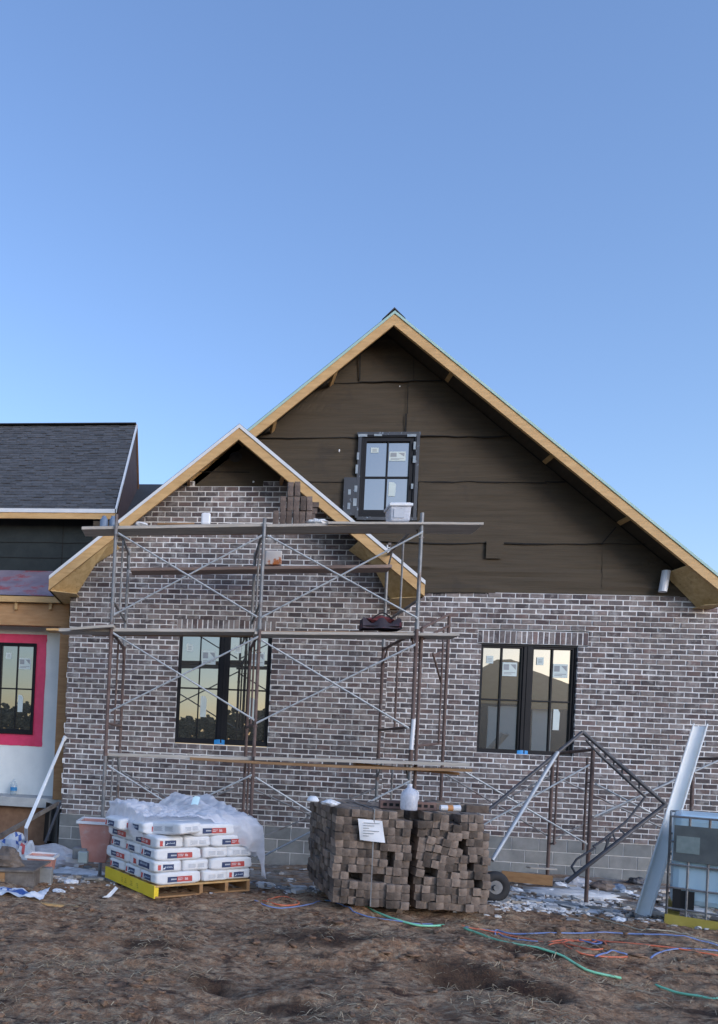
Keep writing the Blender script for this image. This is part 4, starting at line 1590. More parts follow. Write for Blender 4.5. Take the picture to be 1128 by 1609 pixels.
def make_bag_meshes(seed):
    fn = bag_fn(seed)
    f = MB()
    for (u, v, fx) in ((25, 9, lambda p, q: (p, -1, q)), (25, 9, lambda p, q: (-p, 1, q)), (15, 9, lambda p, q: (1, p, q)), (15, 9, lambda p, q: (-1, -p, q)),
                       (25, 15, lambda p, q: (p, q, 1)), (25, 15, lambda p, q: (p, -q, -1))):
        f.grid(u, v, lambda p, q: fn(*fx(p*2-1, q*2-1)))
    o = f.build('cement_bag', M['bag'], smooth_=True, origin=(0, 0, 0))
    # weld so the smooth shading runs round the edges
    import bmesh
    bm_ = bmesh.new()
    bm_.from_mesh(o.data)
    bmesh.ops.remove_doubles(bm_, verts=bm_.verts, dist=0.0008)
    bm_.to_mesh(o.data)
    bm_.free()
    o.data.polygons.foreach_set('use_smooth', [True]*len(o.data.polygons))
    body = o.data
    bpy.data.objects.remove(o)
    out = []
    for style in range(3):
        g = MB()
        def patch(side, a0, a1, c0_, c1_, col, lift=0.0022):
            def pt(u, v):
                a = a0+(a1-a0)*u
                c = c0_+(c1_-c0_)*v
                q = fn(*((a, -1, c) if side == 0 else (-a, 1, c) if side == 1 else (1, a, c) if side == 2 else (-1, -a, c)))
                n_ = ((0, -1, 0), (0, 1, 0), (1, 0, 0), (-1, 0, 0))[side]
                return q+Vector(n_)*lift
            g.grid(6, 3, pt, col)
        for sd in (0, 1):
            if style == 0:
                patch(sd, -0.52, -0.10, -0.58, 0.30, NAVY)
                patch(sd, -0.10, 0.56, -0.58, 0.30, RED)
                for k in range(5):
                    patch(sd, -0.37+k*0.05, -0.335+k*0.05, -0.22, 0.0, WHT, 0.0036)
                for k in range(4):
                    patch(sd, -0.06+k*0.06, -0.015+k*0.06, -0.05, 0.08, WHT, 0.0036)
                    patch(sd, -0.06+k*0.055, -0.02+k*0.055, -0.30, -0.16, WHT, 0.0036)
                patch(sd, 0.23, 0.37, -0.34, 0.08, (0.66, 0.45, 0.45), 0.0036)
            elif style == 1:
                for k in range(2):
                    for r_ in range(5):
                        patch(sd, -0.30+k*0.52, 0.10+k*0.52-0.04*(r_ % 2), -0.40+r_*0.16, -0.31+r_*0.16, GRY)
            else:
                patch(sd, -0.65, -0.40, -0.55, 0.30, RED)
                patch(sd, -0.20, 0.62, -0.60, 0.36, NAVY)
                for k in range(6):
                    patch(sd, -0.10+k*0.10, -0.03+k*0.10, -0.22, 0.12+0.08*(k % 2), (0.34, 0.4, 0.5), 0.0036)
        for sd in (2, 3):
            if style == 1:
                for k in range(2):
                    for r_ in range(4):
                        patch(sd, -0.62+k*0.68, -0.08+k*0.68, -0.40+r_*0.18, -0.30+r_*0.18, GRY)
            else:
                patch(sd, -0.42, 0.38, -0.55, 0.42, NAVY)
                patch(sd, -0.78, -0.56, -0.50, 0.36, RED)
                for k in range(4):
                    patch(sd, -0.28+k*0.15, -0.17+k*0.15, -0.16, 0.08+0.06*(k % 2), (0.34, 0.4, 0.5), 0.0036)
        o = g.build('printed_label', M['print'], origin=(0, 0, 0))
        out.append(o.data)
        bpy.data.objects.remove(o)
    return body, out


BAGS = [make_bag_meshes(i+1) for i in range(4)]
ordn = ['bottom', 'second', 'third', 'fourth', 'fifth', 'top']


def put_bag(u, v, layer, longu, style, label, dz=0.0, tilt=(0, 0), dr=0.0):
    body, prints = BAGS[(layer*3+int(u*10)+int(v*7)) % 4]
    loc = pu(u, v, 0.124+BH/2+layer*0.117+dz)
    o = bpy.data.objects.new('cement_bag', body)
    o.location = loc
    o.rotation_euler = (tilt[0], tilt[1], TH+(0 if longu else rad(90))+dr+rnd.uniform(-.035, .035))
    COL.objects.link(o)
    c = bpy.data.objects.new('printed_label', prints[style])
    COL.objects.link(c)
    c.parent = o
    tag(o, label, 'bag', 'cement bags stacked on the pallet')
    return o


layA = [(0.27, 0.16, 1), (0.27, 0.49, 1), (0.27, 0.83, 1), (0.71, 0.27, 0), (1.02, 0.27, 0), (0.86, 0.76, 1)]
layB = [(0.155, 0.27, 0), (0.155, 0.80, 0), (0.475, 0.27, 0), (0.905, 0.155, 1), (0.905, 0.48, 1), (0.475, 0.80, 0)]
nameA = ['at the near corner', 'in the middle of the left side', 'at the far left corner', 'second from the right end of the front', 'at the right end of the front', 'at the back right']
nameB = ['at the near corner', 'at the far left corner', 'end on, next to the corner bag', 'at the right end of the front', 'in the middle of the right side', 'in the middle of the back']
styA = [[0, 2, 0, 1, 2, 0], [0, 0, 2, 1, 1, 0]]
for L_i in range(4):
    A = L_i % 2 == 0
    for k, (u, v, lu) in enumerate(layA if A else layB):
        if A:
            st = [0, 2, 0, 1, 2 if L_i == 0 else 1, 0][k]
        else:
            st = ([2, 0, 1, 0, 0, 0] if L_i == 1 else [0, 0, 1, 0, 0, 0])[k]
        put_bag(u+rnd.uniform(-.008, .008), v+rnd.uniform(-.008, .008), L_i, lu, st,
                'white cement bag, %s pallet layer, %s' % (ordn[L_i], (nameA if A else nameB)[k]))
put_bag(0.10, 0.66, 4, 1, 2, 'white cement bag in the top layer, at the left under the clear sheet', dr=0.0)
put_bag(0.22, 0.36, 4, 1, 2, 'white cement bag in the top layer, behind the tilted bag')
put_bag(0.24, 0.14, 4, 0, 1, 'white cement bag tilted on the near corner of the top layer', dz=0.012, tilt=(0.0, 0.10), dr=0.25)
put_bag(0.66, 0.15, 4, 1, 0, 'white cement bag lying along the front edge of the top layer')
put_bag(0.66, 0.47, 4, 1, 0, 'white cement bag in the middle of the top layer under the sheet')
put_bag(1.00, 0.36, 4, 0, 1, 'white cement bag at the right end of the top layer under the sheet')
put_bag(0.55, 0.78, 4, 1, 0, 'white cement bag at the back of the top layer under the sheet')

# clear sheet thrown over the pile
ZTOP = 0.124+5*0.117+0.03


def sheet(s, t):
    """s left to right, t back to front"""
    front = 0.24-0.10*s if s < 0.42 else 0.198-(s-0.42)*0.5
    hang_f = 0.0 if s < 0.45 else 0.36*smooth(0.45, 0.9, s)
    run = 1.02-front+hang_f
    d = t*run
    v = 1.02-d
    hz = 0.0
    if v < front:
        hz = front-v
        v = front-0.04*math.sin(hz*7)
    u = -0.16+s*1.48
    hl = 0.0
    if u < -0.02:
        hl = (-0.02-u)*1.5
        u = -0.02-(-0.02-u)*0.35
    if u > 1.16:
        hl = (u-1.16)*2.6
        u = 1.18+(u-1.16)*0.15
    top = ZTOP+0.02+0.10*smooth(0.35, 0.05, abs(s-0.22))*smooth(0.9, 0.4, t)*0.8
    top += 0.16*math.exp(-((s-0.66)/0.10)**2)*smooth(0.9, 0.2, t) + 0.15*math.exp(-((s-0.90)/0.07)**2)*smooth(0.75, 0.1, t)
    top += 0.06*abs(nz(s*8, t*5, 3))+0.035*abs(nz(s*17, t*13, 8))+0.014*nz(s*40, t*30, 4)
    w_ = 0.05*nz(s*8, t*4, 1.5)+0.028*nz(s*19, t*9, 4)
    z = max(top-hz*0.95-hl, 0.16+0.05*nz(s*12, t*6, 2))
    p = pu(u, v, z)
    k = smooth(0.0, 0.1, hz+hl)
    p += (U*0.5-V*0.8)*(w_*k*1.4+0.02*k)
    return p


f = MB()
f.grid(140, 90, sheet)
o = f.build('plastic_sheet', M['film'], smooth_=True)
tag(o, 'clear crumpled plastic sheet thrown over the pile of cement bags', 'plastic sheet')
f = MB()
p = sheet(0.60, 0.55)+Vector((0.0, -0.02, 0.03))
f.grid(4, 5, lambda u, v: p+Vector((0.075*u-0.03+0.02*v, -0.03*(1-v), 0.085*v+0.01*math.sin(u*3))))
tag(f.build('sticker_tag', mat('pale_blue_paper', (0.45, 0.68, 0.74), (0.55, 0.75, 0.8), 8, 0.6)), 'pale blue paper tag lying on the plastic sheet', 'tag')
f = MB()
a = P(266, 1262, 7.6)
f.pipe([a, P(264, 1288, 7.6), (P(264, 1288, 7.6).x, 7.6, gz(0, 7.6))], 0.018, 8)
tag(f.build('wood_stake', M['pine']), 'thin wooden stake standing behind the plastic sheet', 'stake')

# ------------------------------------------------------------------ two strapped stacks of bricks
SY = 6.3
cl, cr = P(522, 1418, SY), P(640, 1428, SY)
GR1, GR2 = 'bricks in the front of the left stack', 'bricks in the front of the right stack'
LB1 = 'worn grey brown brick end in the front of the left brick stack'
LB2 = 'worn grey brown brick end in the leaning front of the right brick stack'
mass = MB()
tints = [(0.8, 0.8, 0.8), (1.0, 1.0, 1.0), (1.25, 1.25, 1.22), (0.6, 0.58, 0.58), (1.45, 1.42, 1.36), (0.9, 0.85, 0.8)]


def mass_brick(c, ax=(0.039, 0, 0), ay=(0, 0.0975, 0), az=(0, 0, 0.035)):
    j = lambda k: rnd.uniform(-k, k)
    mass.obox(Vector(c)+Vector((j(.006), j(.01), j(.003))), Vector(ax)+Vector((0, j(.006), j(.002))), Vector(ay)+Vector((j(.006), 0, j(.003))), az, rnd.choice(tints))


rows = 12
PH = 0.0722
# left stack
x0 = cl.x
nC = 10
pw = (cr.x-cl.x)/nC
gaps1 = {(7, 5), (7, 6)}
zb0 = cl.z+0.0
for r_ in range(rows):
    for c_ in range(nC):
        z = zb0+PH*(r_+0.5)-0.012*c_/nC
        x = x0+pw*(c_+0.5)+rnd.uniform(-.004, .004)+0.006*math.sin(r_*1.3)
        y = SY+0.098+rnd.uniform(-.018, .018)
        if (c_, r_) in {(8, 11), (9, 11)}:
            continue
        if (c_, r_) in gaps1 or (c_ in (2, 3) and r_ == 3) or (c_ in (5, 6) and r_ == 3):
            y += 0.16
        if r_ < 3:
            y -= 0.03
        put_brick((x, y, z), (rnd.uniform(-.04, .04), rnd.uniform(-.05, .05), rnd.uniform(-.05, .05)), LB1, GR1)
    for d in range(1, 6):
        for c_ in range(nC):
            if 1 < d < 5 and 0 < c_ < nC-1 and r_ < rows-2:
                continue
            if rnd.random() < 0.02:
                continue
            mass_brick((x0+pw*(c_+0.5)+0.012*math.sin(r_*2+d*1.7)-(0.02 if c_ == 0 else 0)*d*0.3, SY+0.11+0.2*d, zb0+PH*(r_+0.5)))
# right stack: columns that have slumped sideways
x1 = P(653, 1428, SY).x
xe = P(768, 1425, SY).x
nR = 10
pw2 = (xe-x1)/nR
gaps2 = {(1, 4), (2, 4), (6, 7), (8, 3), (7, 5)}
zb1_ = P(700, 1432, SY).z
for r_ in range(rows):
    for c_ in range(nR):
        if (c_, r_) in {(5, 8), (6, 8), (0, 11), (4, 11), (5, 11), (9, 11), (9, 10)}:
            continue
        lean = 0.16*smooth(2, 5, r_)*smooth(11, 8, r_)*(1 if c_ < 6 else 0.2)
        x = x1+pw2*(c_+0.5)+rnd.uniform(-.008, .008)+(0.018*(r_-5) if 3 < r_ < 9 and c_ < 6 else 0)*0.5
        z = zb1_+PH*(r_+0.5)+(0.014*math.sin(c_*1.1) if r_ > 3 else 0)
        y = SY+0.03+rnd.uniform(-.025, .025)+0.1
        if (c_, r_) in gaps2:
            y += 0.17
        put_brick((x, y, z), (rnd.uniform(-.06, .06), lean+rnd.uniform(-.07, .07)-0.03, rnd.uniform(-.07, .07)), LB2, GR2)
    for d in range(1, 6):
        for c_ in range(nR):
            if 1 < d < 5 and c_ < nR-1 and r_ < rows-2:
                continue
            mass_brick((x1+pw2*(c_+0.5), SY+0.16+0.2*d, zb1_+PH*(r_+0.5)))
for k in range(14):
    mass_brick((x1+rnd.uniform(0.1, 0.75), SY+rnd.uniform(0.38, 0.9), zb1_+PH*(rows+0.5)), *(((0.039, 0, 0), (0, .0975, 0)) if k % 2 else ((0.0975, 0, 0), (0, 0.039, 0))))
tag(mass.build('brick_mass', M['stack_brick_tint'], bevel=0.006), 'remaining bricks at the sides, tops and backs of the two stacks', 'bricks', kind='stuff')
# the strap and the paper under it
ztop = zb0+PH*rows
xs_ = P(583, 1350, SY).x
f = MB()
f.bar((xs_+0.005, SY-0.022, ztop+0.012), (xs_, SY-0.05, zb0), 0.010, 0.003, up=(0, 1, 0))
f.bar((xs_+0.005, SY-0.022, ztop+0.010), (xs_+0.005, SY+1.1, ztop+0.010), 0.016, 0.003)
tag(f.build('strap', M['galv']), 'grey steel strap round the left brick stack', 'strap')
p1, p2 = P(562, 1286, SY-0.04), P(600, 1322, SY-0.04)
f = MB()
f.grid(8, 8, lambda u, v: (p1.x+(p2.x-p1.x)*u+0.03*(1-v)*1.0, SY-0.034-0.012*math.sin(u*3+v*2), p2.z+(p1.z-p2.z)*v-0.012*u))
sh_ = thing('paper_sheet', (p1.x, SY-0.03, p2.z), 'white printed sheet held by the strap on the left brick stack', 'paper')
f.build('page', M['paper'], sh_)
f = MB()
for k in range(6):
    zq = p2.z+(p1.z-p2.z)*(0.2+0.12*k)
    f.box(p1.x+0.05, p1.x+0.10+0.09*((k*7) % 3)/2, SY-0.052, SY-0.0495, zq, zq+0.006)
f.build('printing', M['sticker_grey'], sh_)

# cored bricks, jug, cup and caps on top
ztop1, ztop2 = zb0+PH*rows+0.006, zb1_+PH*rows+0.006


def on_top(x, y, Y, z):
    q = P(x, y, Y)
    return Vector((q.x, Y, z))


def cored(c, rz, label):
    root = thing('cored_brick', c, label, 'brick')
    f = MB()
    ca, sa = math.cos(rz), math.sin(rz)
    ax, ay = Vector((ca, sa, 0)), Vector((-sa, ca, 0))
    f.obox(Vector(c)+Vector((0, 0, 0.036)), ax*0.098, ay*0.036, (0, 0, 0.038))
    f.build('body', M['red_brick'], root, bevel=0.004)
    h = MB()
    for k in (-0.055, 0, 0.055):
        h.obox(Vector(c)+ax*k-ay*0.0362+Vector((0, 0, 0.036)), ax*0.017, ay*0.0012, (0, 0, 0.014))
    h.build('core_hole', M['hole'], root)


cored(on_top(612, 1288, SY+0.25, ztop1), -0.05, 'reddish cored brick lying on the left stack behind the paper')
cored(on_top(666, 1279, SY+0.22, ztop2+0.012), 0.04, 'reddish cored brick on the right stack beside the white jug')
c = on_top(641, 1294, SY+0.10, ztop1+0.004)
root = thing('milk_jug', c, 'white translucent plastic jug standing on the left brick stack', 'jug')
f = MB()
f.lathe(c, [(0.066, 0), (0.073, 0.012), (0.074, 0.13), (0.066, 0.16), (0.03, 0.198), (0.021, 0.205), (0.021, 0.222)], 20)
f.build('body', M['jug'], root, smooth_=True)
f = MB()
f.pipe([c+Vector((0.03, -0.01, 0.19)), c+Vector((0.07, -0.012, 0.165)), c+Vector((0.074, -0.012, 0.11)), c+Vector((0.06, -0.01, 0.075))], 0.011, 8)
f.build('handle', M['jug'], root, smooth_=True)
f = MB()
f.lathe(c+Vector((0, 0, 0.222)), [(0.021, 0), (0.021, 0.016), (0.018, 0.019)], 16)
f.build('cap', M['plastic_white'], root)
for i, (px, py, lb) in enumerate(((490, 1291, 'white paper cup turned over at the far left of the left brick stack'), (518, 1291, 'white crumpled cup lid next to the upturned cup on the bricks'))):
    c = on_top(px, py, SY+0.55 if i == 0 else SY+0.12, ztop1+0.01)
    f = MB()
    if i == 0:
        f.lathe(c, [(0.055, -0.01), (0.062, 0.0), (0.05, 0.025), (0.03, 0.045)], 14)
    else:
        f.lump(c+Vector((0, 0, 0.02)), 0.05, 9, sq=(1.4, 1.0, 0.6))
    tag(f.build('paper_cup' if i == 0 else 'paper_scrap', M['plastic_white']), lb, 'litter')
c = on_top(706, 1294, SY+0.06, ztop2+0.026)
root = thing('coffee_cup', c, 'white paper cup with an orange band lying on the right stack', 'cup')
f = MB()
f.pipe([c+Vector((-0.085, 0, 0.025)), c+Vector((-0.025, 0, 0.026))], 0.026, 14)
f.pipe([c+Vector((0.022, 0, 0.027)), c+Vector((0.085, 0, 0.03))], [0.027, 0.031], 14)
f.build('body', M['plastic_white'], root)
f = MB()
f.pipe([c+Vector((-0.024, 0, 0.026)), c+Vector((0.021, 0, 0.027))], 0.0275, 14)
f.build('band', mat('orange_print', (0.5, 0.2, 0.07), (0.58, 0.28, 0.1), 9, 0.6), root)
for i, (px, py, lb) in enumerate(((618, 1436, 'loose brick fallen in front of the left brick stack'), (760, 1436, 'loose brick on the ground at the right foot of the right stack'))):
    g_ = G(px, py)
    put_brick(g_+Vector((0, 0.05, 0.035)), (0.1, 0.25, 0.5+i), lb, 'fallen bricks')

# ------------------------------------------------------------------ wheelbarrow tyre, board, leaning beam, tank
c = P(777, 1380, 7.55)
root = thing('wheelbarrow_wheel', (c.x, c.y, gz(c.x, c.y)), 'black rubber wheelbarrow wheel behind the right brick stack', 'wheel')
zc = gz(c.x, c.y)+0.165
n_, mtt = 28, 12
f = MB()
vsx = []
for i in range(n_):
    a = 2*math.pi*i/n_
    for k in range(mtt):
        e = 2*math.pi*k/mtt
        rr = 0.115+0.055*math.cos(e)
        vsx.append((c.x+rr*math.cos(a), c.y+0.05*math.sin(e)+0.15*rr*math.cos(a), zc+rr*math.sin(a)))
f.add(vsx, [(i*mtt+k, ((i+1) % n_)*mtt+k, ((i+1) % n_)*mtt+(k+1) % mtt, i*mtt+(k+1) % mtt) for i in range(n_) for k in range(mtt)])
f.build('tyre', M['rubber'], root, smooth_=True)
f = MB()
f.pipe([(c.x, c.y-0.03, zc), (c.x, c.y+0.03, zc)], 0.075, 20)
f.pipe([(c.x, c.y-0.06, zc), (c.x, c.y+0.06, zc)], 0.03, 12)
f.build('rim', M['galv'], root)
f = MB()
a, q = P(788, 1376, 9.9), P(868, 1384, 9.75)
f.bar(a, q, 0.03, 0.14)
tag(f.build('wood_board', M['pine_old']), 'brown board lying on edge against the right foundation', 'board')
f = MB()
a, q = P(830, 1363, 9.9), P(872, 1365, 9.9)
f.bar(a, q, 0.12, 0.02)
tag(f.build('wood_scrap', M['plank']), 'thin grey wood scrap beside the foot of the rusty frame', 'board')

# leaning aluminium plank: a long hollow channel
pB = G(1008, 1442)
pT = P(1099, 1142, 8.5)
ax = (pT-pB)
sd_ = Vector((0.92, -0.35, 0)).normalized()
nn = ax.cross(sd_).normalized()
f = MB()
f.obox(pB+ax*0.5, ax*0.5, sd_*0.055, nn*0.012)
for sg_ in (-1, 1):
    f.obox(pB+ax*0.5+sd_*0.062*sg_-nn*0.022*(-1 if nn.y > 0 else 1)*-1, ax*0.5, sd_*0.007, nn*0.040)
tag(f.build('walk_plank', M['beam'], bevel=0.003), 'long pale white plank leaning beside the white tank at the right', 'plank')

# caged liquid tank on a yellow pallet
tb = G(1046, 1452)
tx0, ty0, tz0 = tb.x, tb.y, tb.z
TK = thing('caged_tank', (tx0+0.5, ty0+0.5, tz0), 'pale blue plastic tank in a steel cage on a yellow pallet at the right', 'tank')
TA = rad(-33)


def turn(f):
    """swing the tank's shapes about its near left corner"""
    ca, sa = math.cos(TA), math.sin(TA)
    f.v = [Vector((tx0+(p.x-tx0)*ca-(p.y-ty0)*sa, ty0+(p.x-tx0)*sa+(p.y-ty0)*ca, p.z)) for p in f.v]


f = MB()
for u in (0.0, 0.45, 0.9):
    f.box(tx0+u, tx0+u+0.1, ty0, ty0+1.0, tz0+0.02, tz0+0.10)
f.box(tx0-0.012, tx0+1.01, ty0-0.013, ty0-0.001, tz0+0.0, tz0+0.10)
turn(f)
f.build('pallet_base', mat('dull_yellow_paint', (0.40, 0.31, 0.05), (0.52, 0.42, 0.09), 6, 0.7), TK)
f = MB()
f.box(tx0+0.02, tx0+0.98, ty0+0.03, ty0+0.97, tz0+0.20, tz0+1.06)
turn(f)
f.build('tank_body', M['tank'], TK, bevel=0.06)
f = MB()
f.lathe((tx0+0.5, ty0+0.5, tz0+1.06), [(0.1, 0), (0.1, 0.04), (0.09, 0.05)], 18)
turn(f)
f.build('lid', M['black'], TK)
f = MB()
for z in (0.16, 0.36, 0.58, 0.80, 1.04):
    f.pipe([(tx0, ty0, tz0+z), (tx0+1, ty0, tz0+z), (tx0+1, ty0+1, tz0+z), (tx0, ty0+1, tz0+z), (tx0, ty0, tz0+z)], 0.011, 6)
for k in range(8):
    for (x, y) in ((tx0+k/7, ty0), (tx0, ty0+k/7), (tx0+1, ty0+k/7)):
        f.pipe([(x, y, tz0+0.1), (x, y, tz0+1.04)], 0.010, 6)
turn(f)
f.build('cage', M['galv'], TK)
f = MB()
f.box(tx0+0.03, tx0+0.72, ty0-0.018, ty0-0.013, tz0+0.62, tz0+0.96)
turn(f)
f.build('label_plate', M['grey_sheet'], TK)
f = MB()
f.box(tx0+0.05, tx0+0.22, ty0-0.023, ty0-0.0185, tz0+0.70, tz0+0.86)
turn(f)
f.build('plate_sheet', mat('dull_green_sheet', (0.17, 0.22, 0.21), (0.25, 0.3, 0.29), 12, 0.5), TK)
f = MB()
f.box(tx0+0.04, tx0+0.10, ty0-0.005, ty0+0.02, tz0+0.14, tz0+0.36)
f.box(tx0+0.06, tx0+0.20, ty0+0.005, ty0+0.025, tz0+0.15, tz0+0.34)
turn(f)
f.build('gap_shade', M['black'], TK)  # black boxes standing in for the shade in the gap above the pallet
f = MB()
f.lump((tx0+0.28, ty0-0.05, tz0+0.15), 0.1, 4, sq=(1.3, 0.6, 0.5))
tag(f.build('plastic_bag', M['plastic_white']), 'white bag tucked at the foot of the caged tank', 'plastic bag')

# ------------------------------------------------------------------ left side: pipe, porch bottle, tubs, debris
f = MB()
top_ = P(101, 1160, 9.9)
f.pipe([G(41, 1336), P(41, 1300, 8.3), top_], 0.024, 12)
f.pipe([top_+Vector((-0.01, 0, -0.03)), top_+Vector((0.02, 0, 0.03))], 0.032, 12)
tag(f.build('plastic_pipe', M['pvc'], smooth_=False), 'thin white plastic pipe leaning on the left corner of the bricks', 'pipe')
c = P(21, 1247, 11.2)
c.z = zs_
root = thing('water_bottle', c, 'clear water bottle with a blue band standing on the porch slab', 'bottle')
f = MB()
f.lathe(c, [(0.055, 0), (0.058, 0.02), (0.058, 0.17), (0.05, 0.2), (0.02, 0.25), (0.018, 0.27)], 16)
f.build('body', M['water'], root, smooth_=True)
f = MB()
f.lathe(c+Vector((0, 0, 0.07)), [(0.060, 0), (0.060, 0.06)], 16)
f.build('band', mat('blue_band', (0.03, 0.2, 0.45), (0.05, 0.28, 0.55), 8, 0.4), root)


def tub(px, pyb, Y, wb, wt, h, d, label, m, rim=None, name='mortar_tub', cat='tub', rings=()):
    c = P(px, pyb, Y)
    root = thing(name, c, label, cat)
    f = MB()
    lo = [(-wb/2, -d*0.4), (wb/2, -d*0.4), (wb/2, d*0.4), (-wb/2, d*0.4)]
    hi = [(-wt/2, -d/2), (wt/2, -d/2), (wt/2, d/2), (-wt/2, d/2)]
    V0 = [c+Vector((x, y+d/2, 0)) for x, y in lo]
    V1 = [c+Vector((x, y+d/2, h)) for x, y in hi]
    V2 = [c+Vector((x*0.94, y*0.94+d/2, h)) for x, y in hi]
    V3 = [c+Vector((x*0.9, y*0.9+d/2, 0.03)) for x, y in lo]
    f.add(V0+V1+V2+V3, [(3, 2, 1, 0)]+[(i+4*k, (i+1) % 4+4*k, (i+1) % 4+4*k+4, i+4*k+4) for k in range(3) for i in range(4)]+[(12, 13, 14, 15)])
    f.build('body', m, root, bevel=0.015)
    if rim:
        g = MB()
        for zz in (h,)+tuple(rings):
            s = wb+(wt-wb)*zz/h
            dd = d*(0.8+0.2*zz/h)
            pts = [(-s/2-.012, -dd/2-.012), (s/2+.012, -dd/2-.012), (s/2+.012, dd/2+.012), (-s/2-.012, dd/2+.012)]
            for i in range(4):
                p, q = pts[i], pts[(i+1) % 4]
                g.bar(c+Vector((p[0], p[1]+d/2, zz)), c+Vector((q[0], q[1]+d/2, zz)), 0.024, 0.030)
        g.build('rim', rim, root)
    return root


tub(147, 1356, 7.6, 0.26, 0.40, 0.46, 0.42, 'stack of faded red mortar tubs with a white rim behind the cement bags', M['red_tub'], M['paper'], rings=())
for zz in (0.17, 0.31):
    pass
tub(61, 1370, 7.2, 0.25, 0.29, 0.16, 0.25, 'small faded red tub among the rubbish on the left', M['red_tub'], M['plastic_white'])
f = MB()
c = P(129, 1357, 7.35)
f.box(c.x-0.055, c.x+0.055, c.y, c.y+0.1, c.z, c.z+0.13)
tag(f.build('plastic_container', mat('grey_green_plastic', (0.24, 0.3, 0.31), (0.32, 0.38, 0.38), 7, 0.5), bevel=0.012), 'small grey green container at the foot of the red tubs', 'container')
for i, (px, py, Y, lb) in enumerate(((125, 1348, 7.6, 'grey block beside the red tubs with a curved scrap on it'), (114, 1354, 7.7, 'pale block left of the grey block near the red tubs'))):
    c = P(px, py, Y)
    f = MB()
    f.box(c.x-0.09, c.x+0.08, c.y, c.y+0.15, c.z-0.02, c.z+(0.11 if i == 0 else 0.06))
    tag(f.build('concrete_chunk', M['chunk'] if i == 0 else M['mortar'], bevel=0.012), lb, 'block')
    f.c = [None]*len(f.f)


def crumple(name, c, sx, sy, sz, seed, m, label, cat, cols=None, nu=16, nv=12, up=0.0):
    """crumpled sheet or sack: a folded closed heap"""
    f = MB()
    c = Vector(c)
    vs_ = []
    for j in range(nv+1):
        th = math.pi*j/nv
        for i in range(nu):
            ph = 2*math.pi*i/nu
            d = Vector((math.sin(th)*math.cos(ph), math.sin(th)*math.sin(ph), math.cos(th)))
            k = 1+0.45*noise.noise(d*1.7+Vector((seed*4.3, seed, 0)))+0.28*abs(noise.noise(d*4.2+Vector((0, seed*2.9, seed))))
            q = Vector((d.x*sx*k, d.y*sy*k, d.z*sz*k))
            if q.z < -sz*0.35:
                q.z = -sz*0.35
            vs_.append(c+q+Vector((0, 0, sz*0.3+up)))
    for j in range(nv):
        for i in range(nu):
            col = None
            if cols:
                v = nz(i*0.35+seed, j*0.45, seed*2.0)
                col = cols[0] if v < 0.05 else cols[1 % len(cols)] if v < 0.22 else cols[2 % len(cols)]
            f.add([vs_[j*nu+i], vs_[(j+1)*nu+i], vs_[(j+1)*nu+(i+1) % nu], vs_[j*nu+(i+1) % nu]], [(0, 1, 2, 3)], col)
    o = f.build(name, m)
    return tag(o, label, cat)


W3 = (0.66, 0.68, 0.72)
crumple('cement_sack', G(20, 1356)+Vector((0, 0, 0.12)), 0.19, 0.14, 0.22, 2, M['tinted'], 'empty sack printed blue and white on the rubbish heap at far left', 'sack', (W3, (0.06, 0.13, 0.42), (0.5, 0.55, 0.65)))
crumple('cement_sack', G(36, 1358)+Vector((0.05, -0.05, 0.06)), 0.13, 0.11, 0.20, 5, M['tinted'], 'empty white sack with a red print beside the pipe foot', 'sack', (W3, (0.55, 0.09, 0.09), W3))
crumple('plastic_bag', G(76, 1358), 0.42, 0.26, 0.20, 8, M['film'], 'large clear plastic bag heaped behind the small red tub', 'plastic bag')
crumple('plastic_bag', G(36, 1370), 0.17, 0.13, 0.09, 11, M['plastic_white'], 'small white plastic bag in front of the small red tub', 'plastic bag')
crumple('cardboard_box', G(42, 1338)+Vector((0, 0.1, 0.03)), 0.11, 0.09, 0.10, 15, mat('pale_card', (0.5, 0.45, 0.43), (0.6, 0.55, 0.52), 6, 0.8), 'crushed pale carton at the foot of the leaning pipe', 'box')
# crumpled sack lying flat in front
c = G(32, 1411)
f = MB()
def flat_sack(u, v):
    x = c.x-0.34+0.58*u
    y = c.y-0.13+0.30*v+0.03*math.sin(u*6)
    z = gz(x, y)+0.035+0.05*abs(nz(u*3.1, v*2.0, 6))+0.025*nz(u*8, v*5, 2)+0.07*smooth(0.80, 1.0, u)*v
    return (x, y, z)
nu, nv = 26, 12
for i in range(nu-1):
    for j in range(nv-1):
        u, v = i/(nu-1), j/(nv-1)
        col = (0.05, 0.12, 0.36) if (0.18 < u < 0.62 and 0.30 < v < 0.85 and nz(u*9, v*7, 4) > -0.25) else (0.12, 0.22, 0.45) if (0.62 < u < 0.75 and v > 0.5) else W3
        f.add([flat_sack(i/(nu-1), j/(nv-1)), flat_sack((i+1)/(nu-1), j/(nv-1)), flat_sack((i+1)/(nu-1), (j+1)/(nv-1)), flat_sack(i/(nu-1), (j+1)/(nv-1))], [(0, 1, 2, 3)], col)
tag(f.build('cement_sack', M['tinted'], smooth_=True), 'flattened white and blue sack lying on the dirt at lower left', 'sack')
f = MB()
c = G(172, 1414)
f.add([c+Vector(p) for p in ((-0.075, 0.0, 0.02), (0.0, 0.02, 0.016), (0.075, 0.035, 0.11), (0.045, 0.045, 0.125), (0.018, 0.04, 0.09), (-0.03, 0.01, 0.04))], [(0, 1, 5), (1, 4, 5), (1, 2, 4), (2, 3, 4)])
tag(f.build('paper_scrap', M['paper']), 'white paper scrap on the dirt left of the yellow pallet side', 'paper')
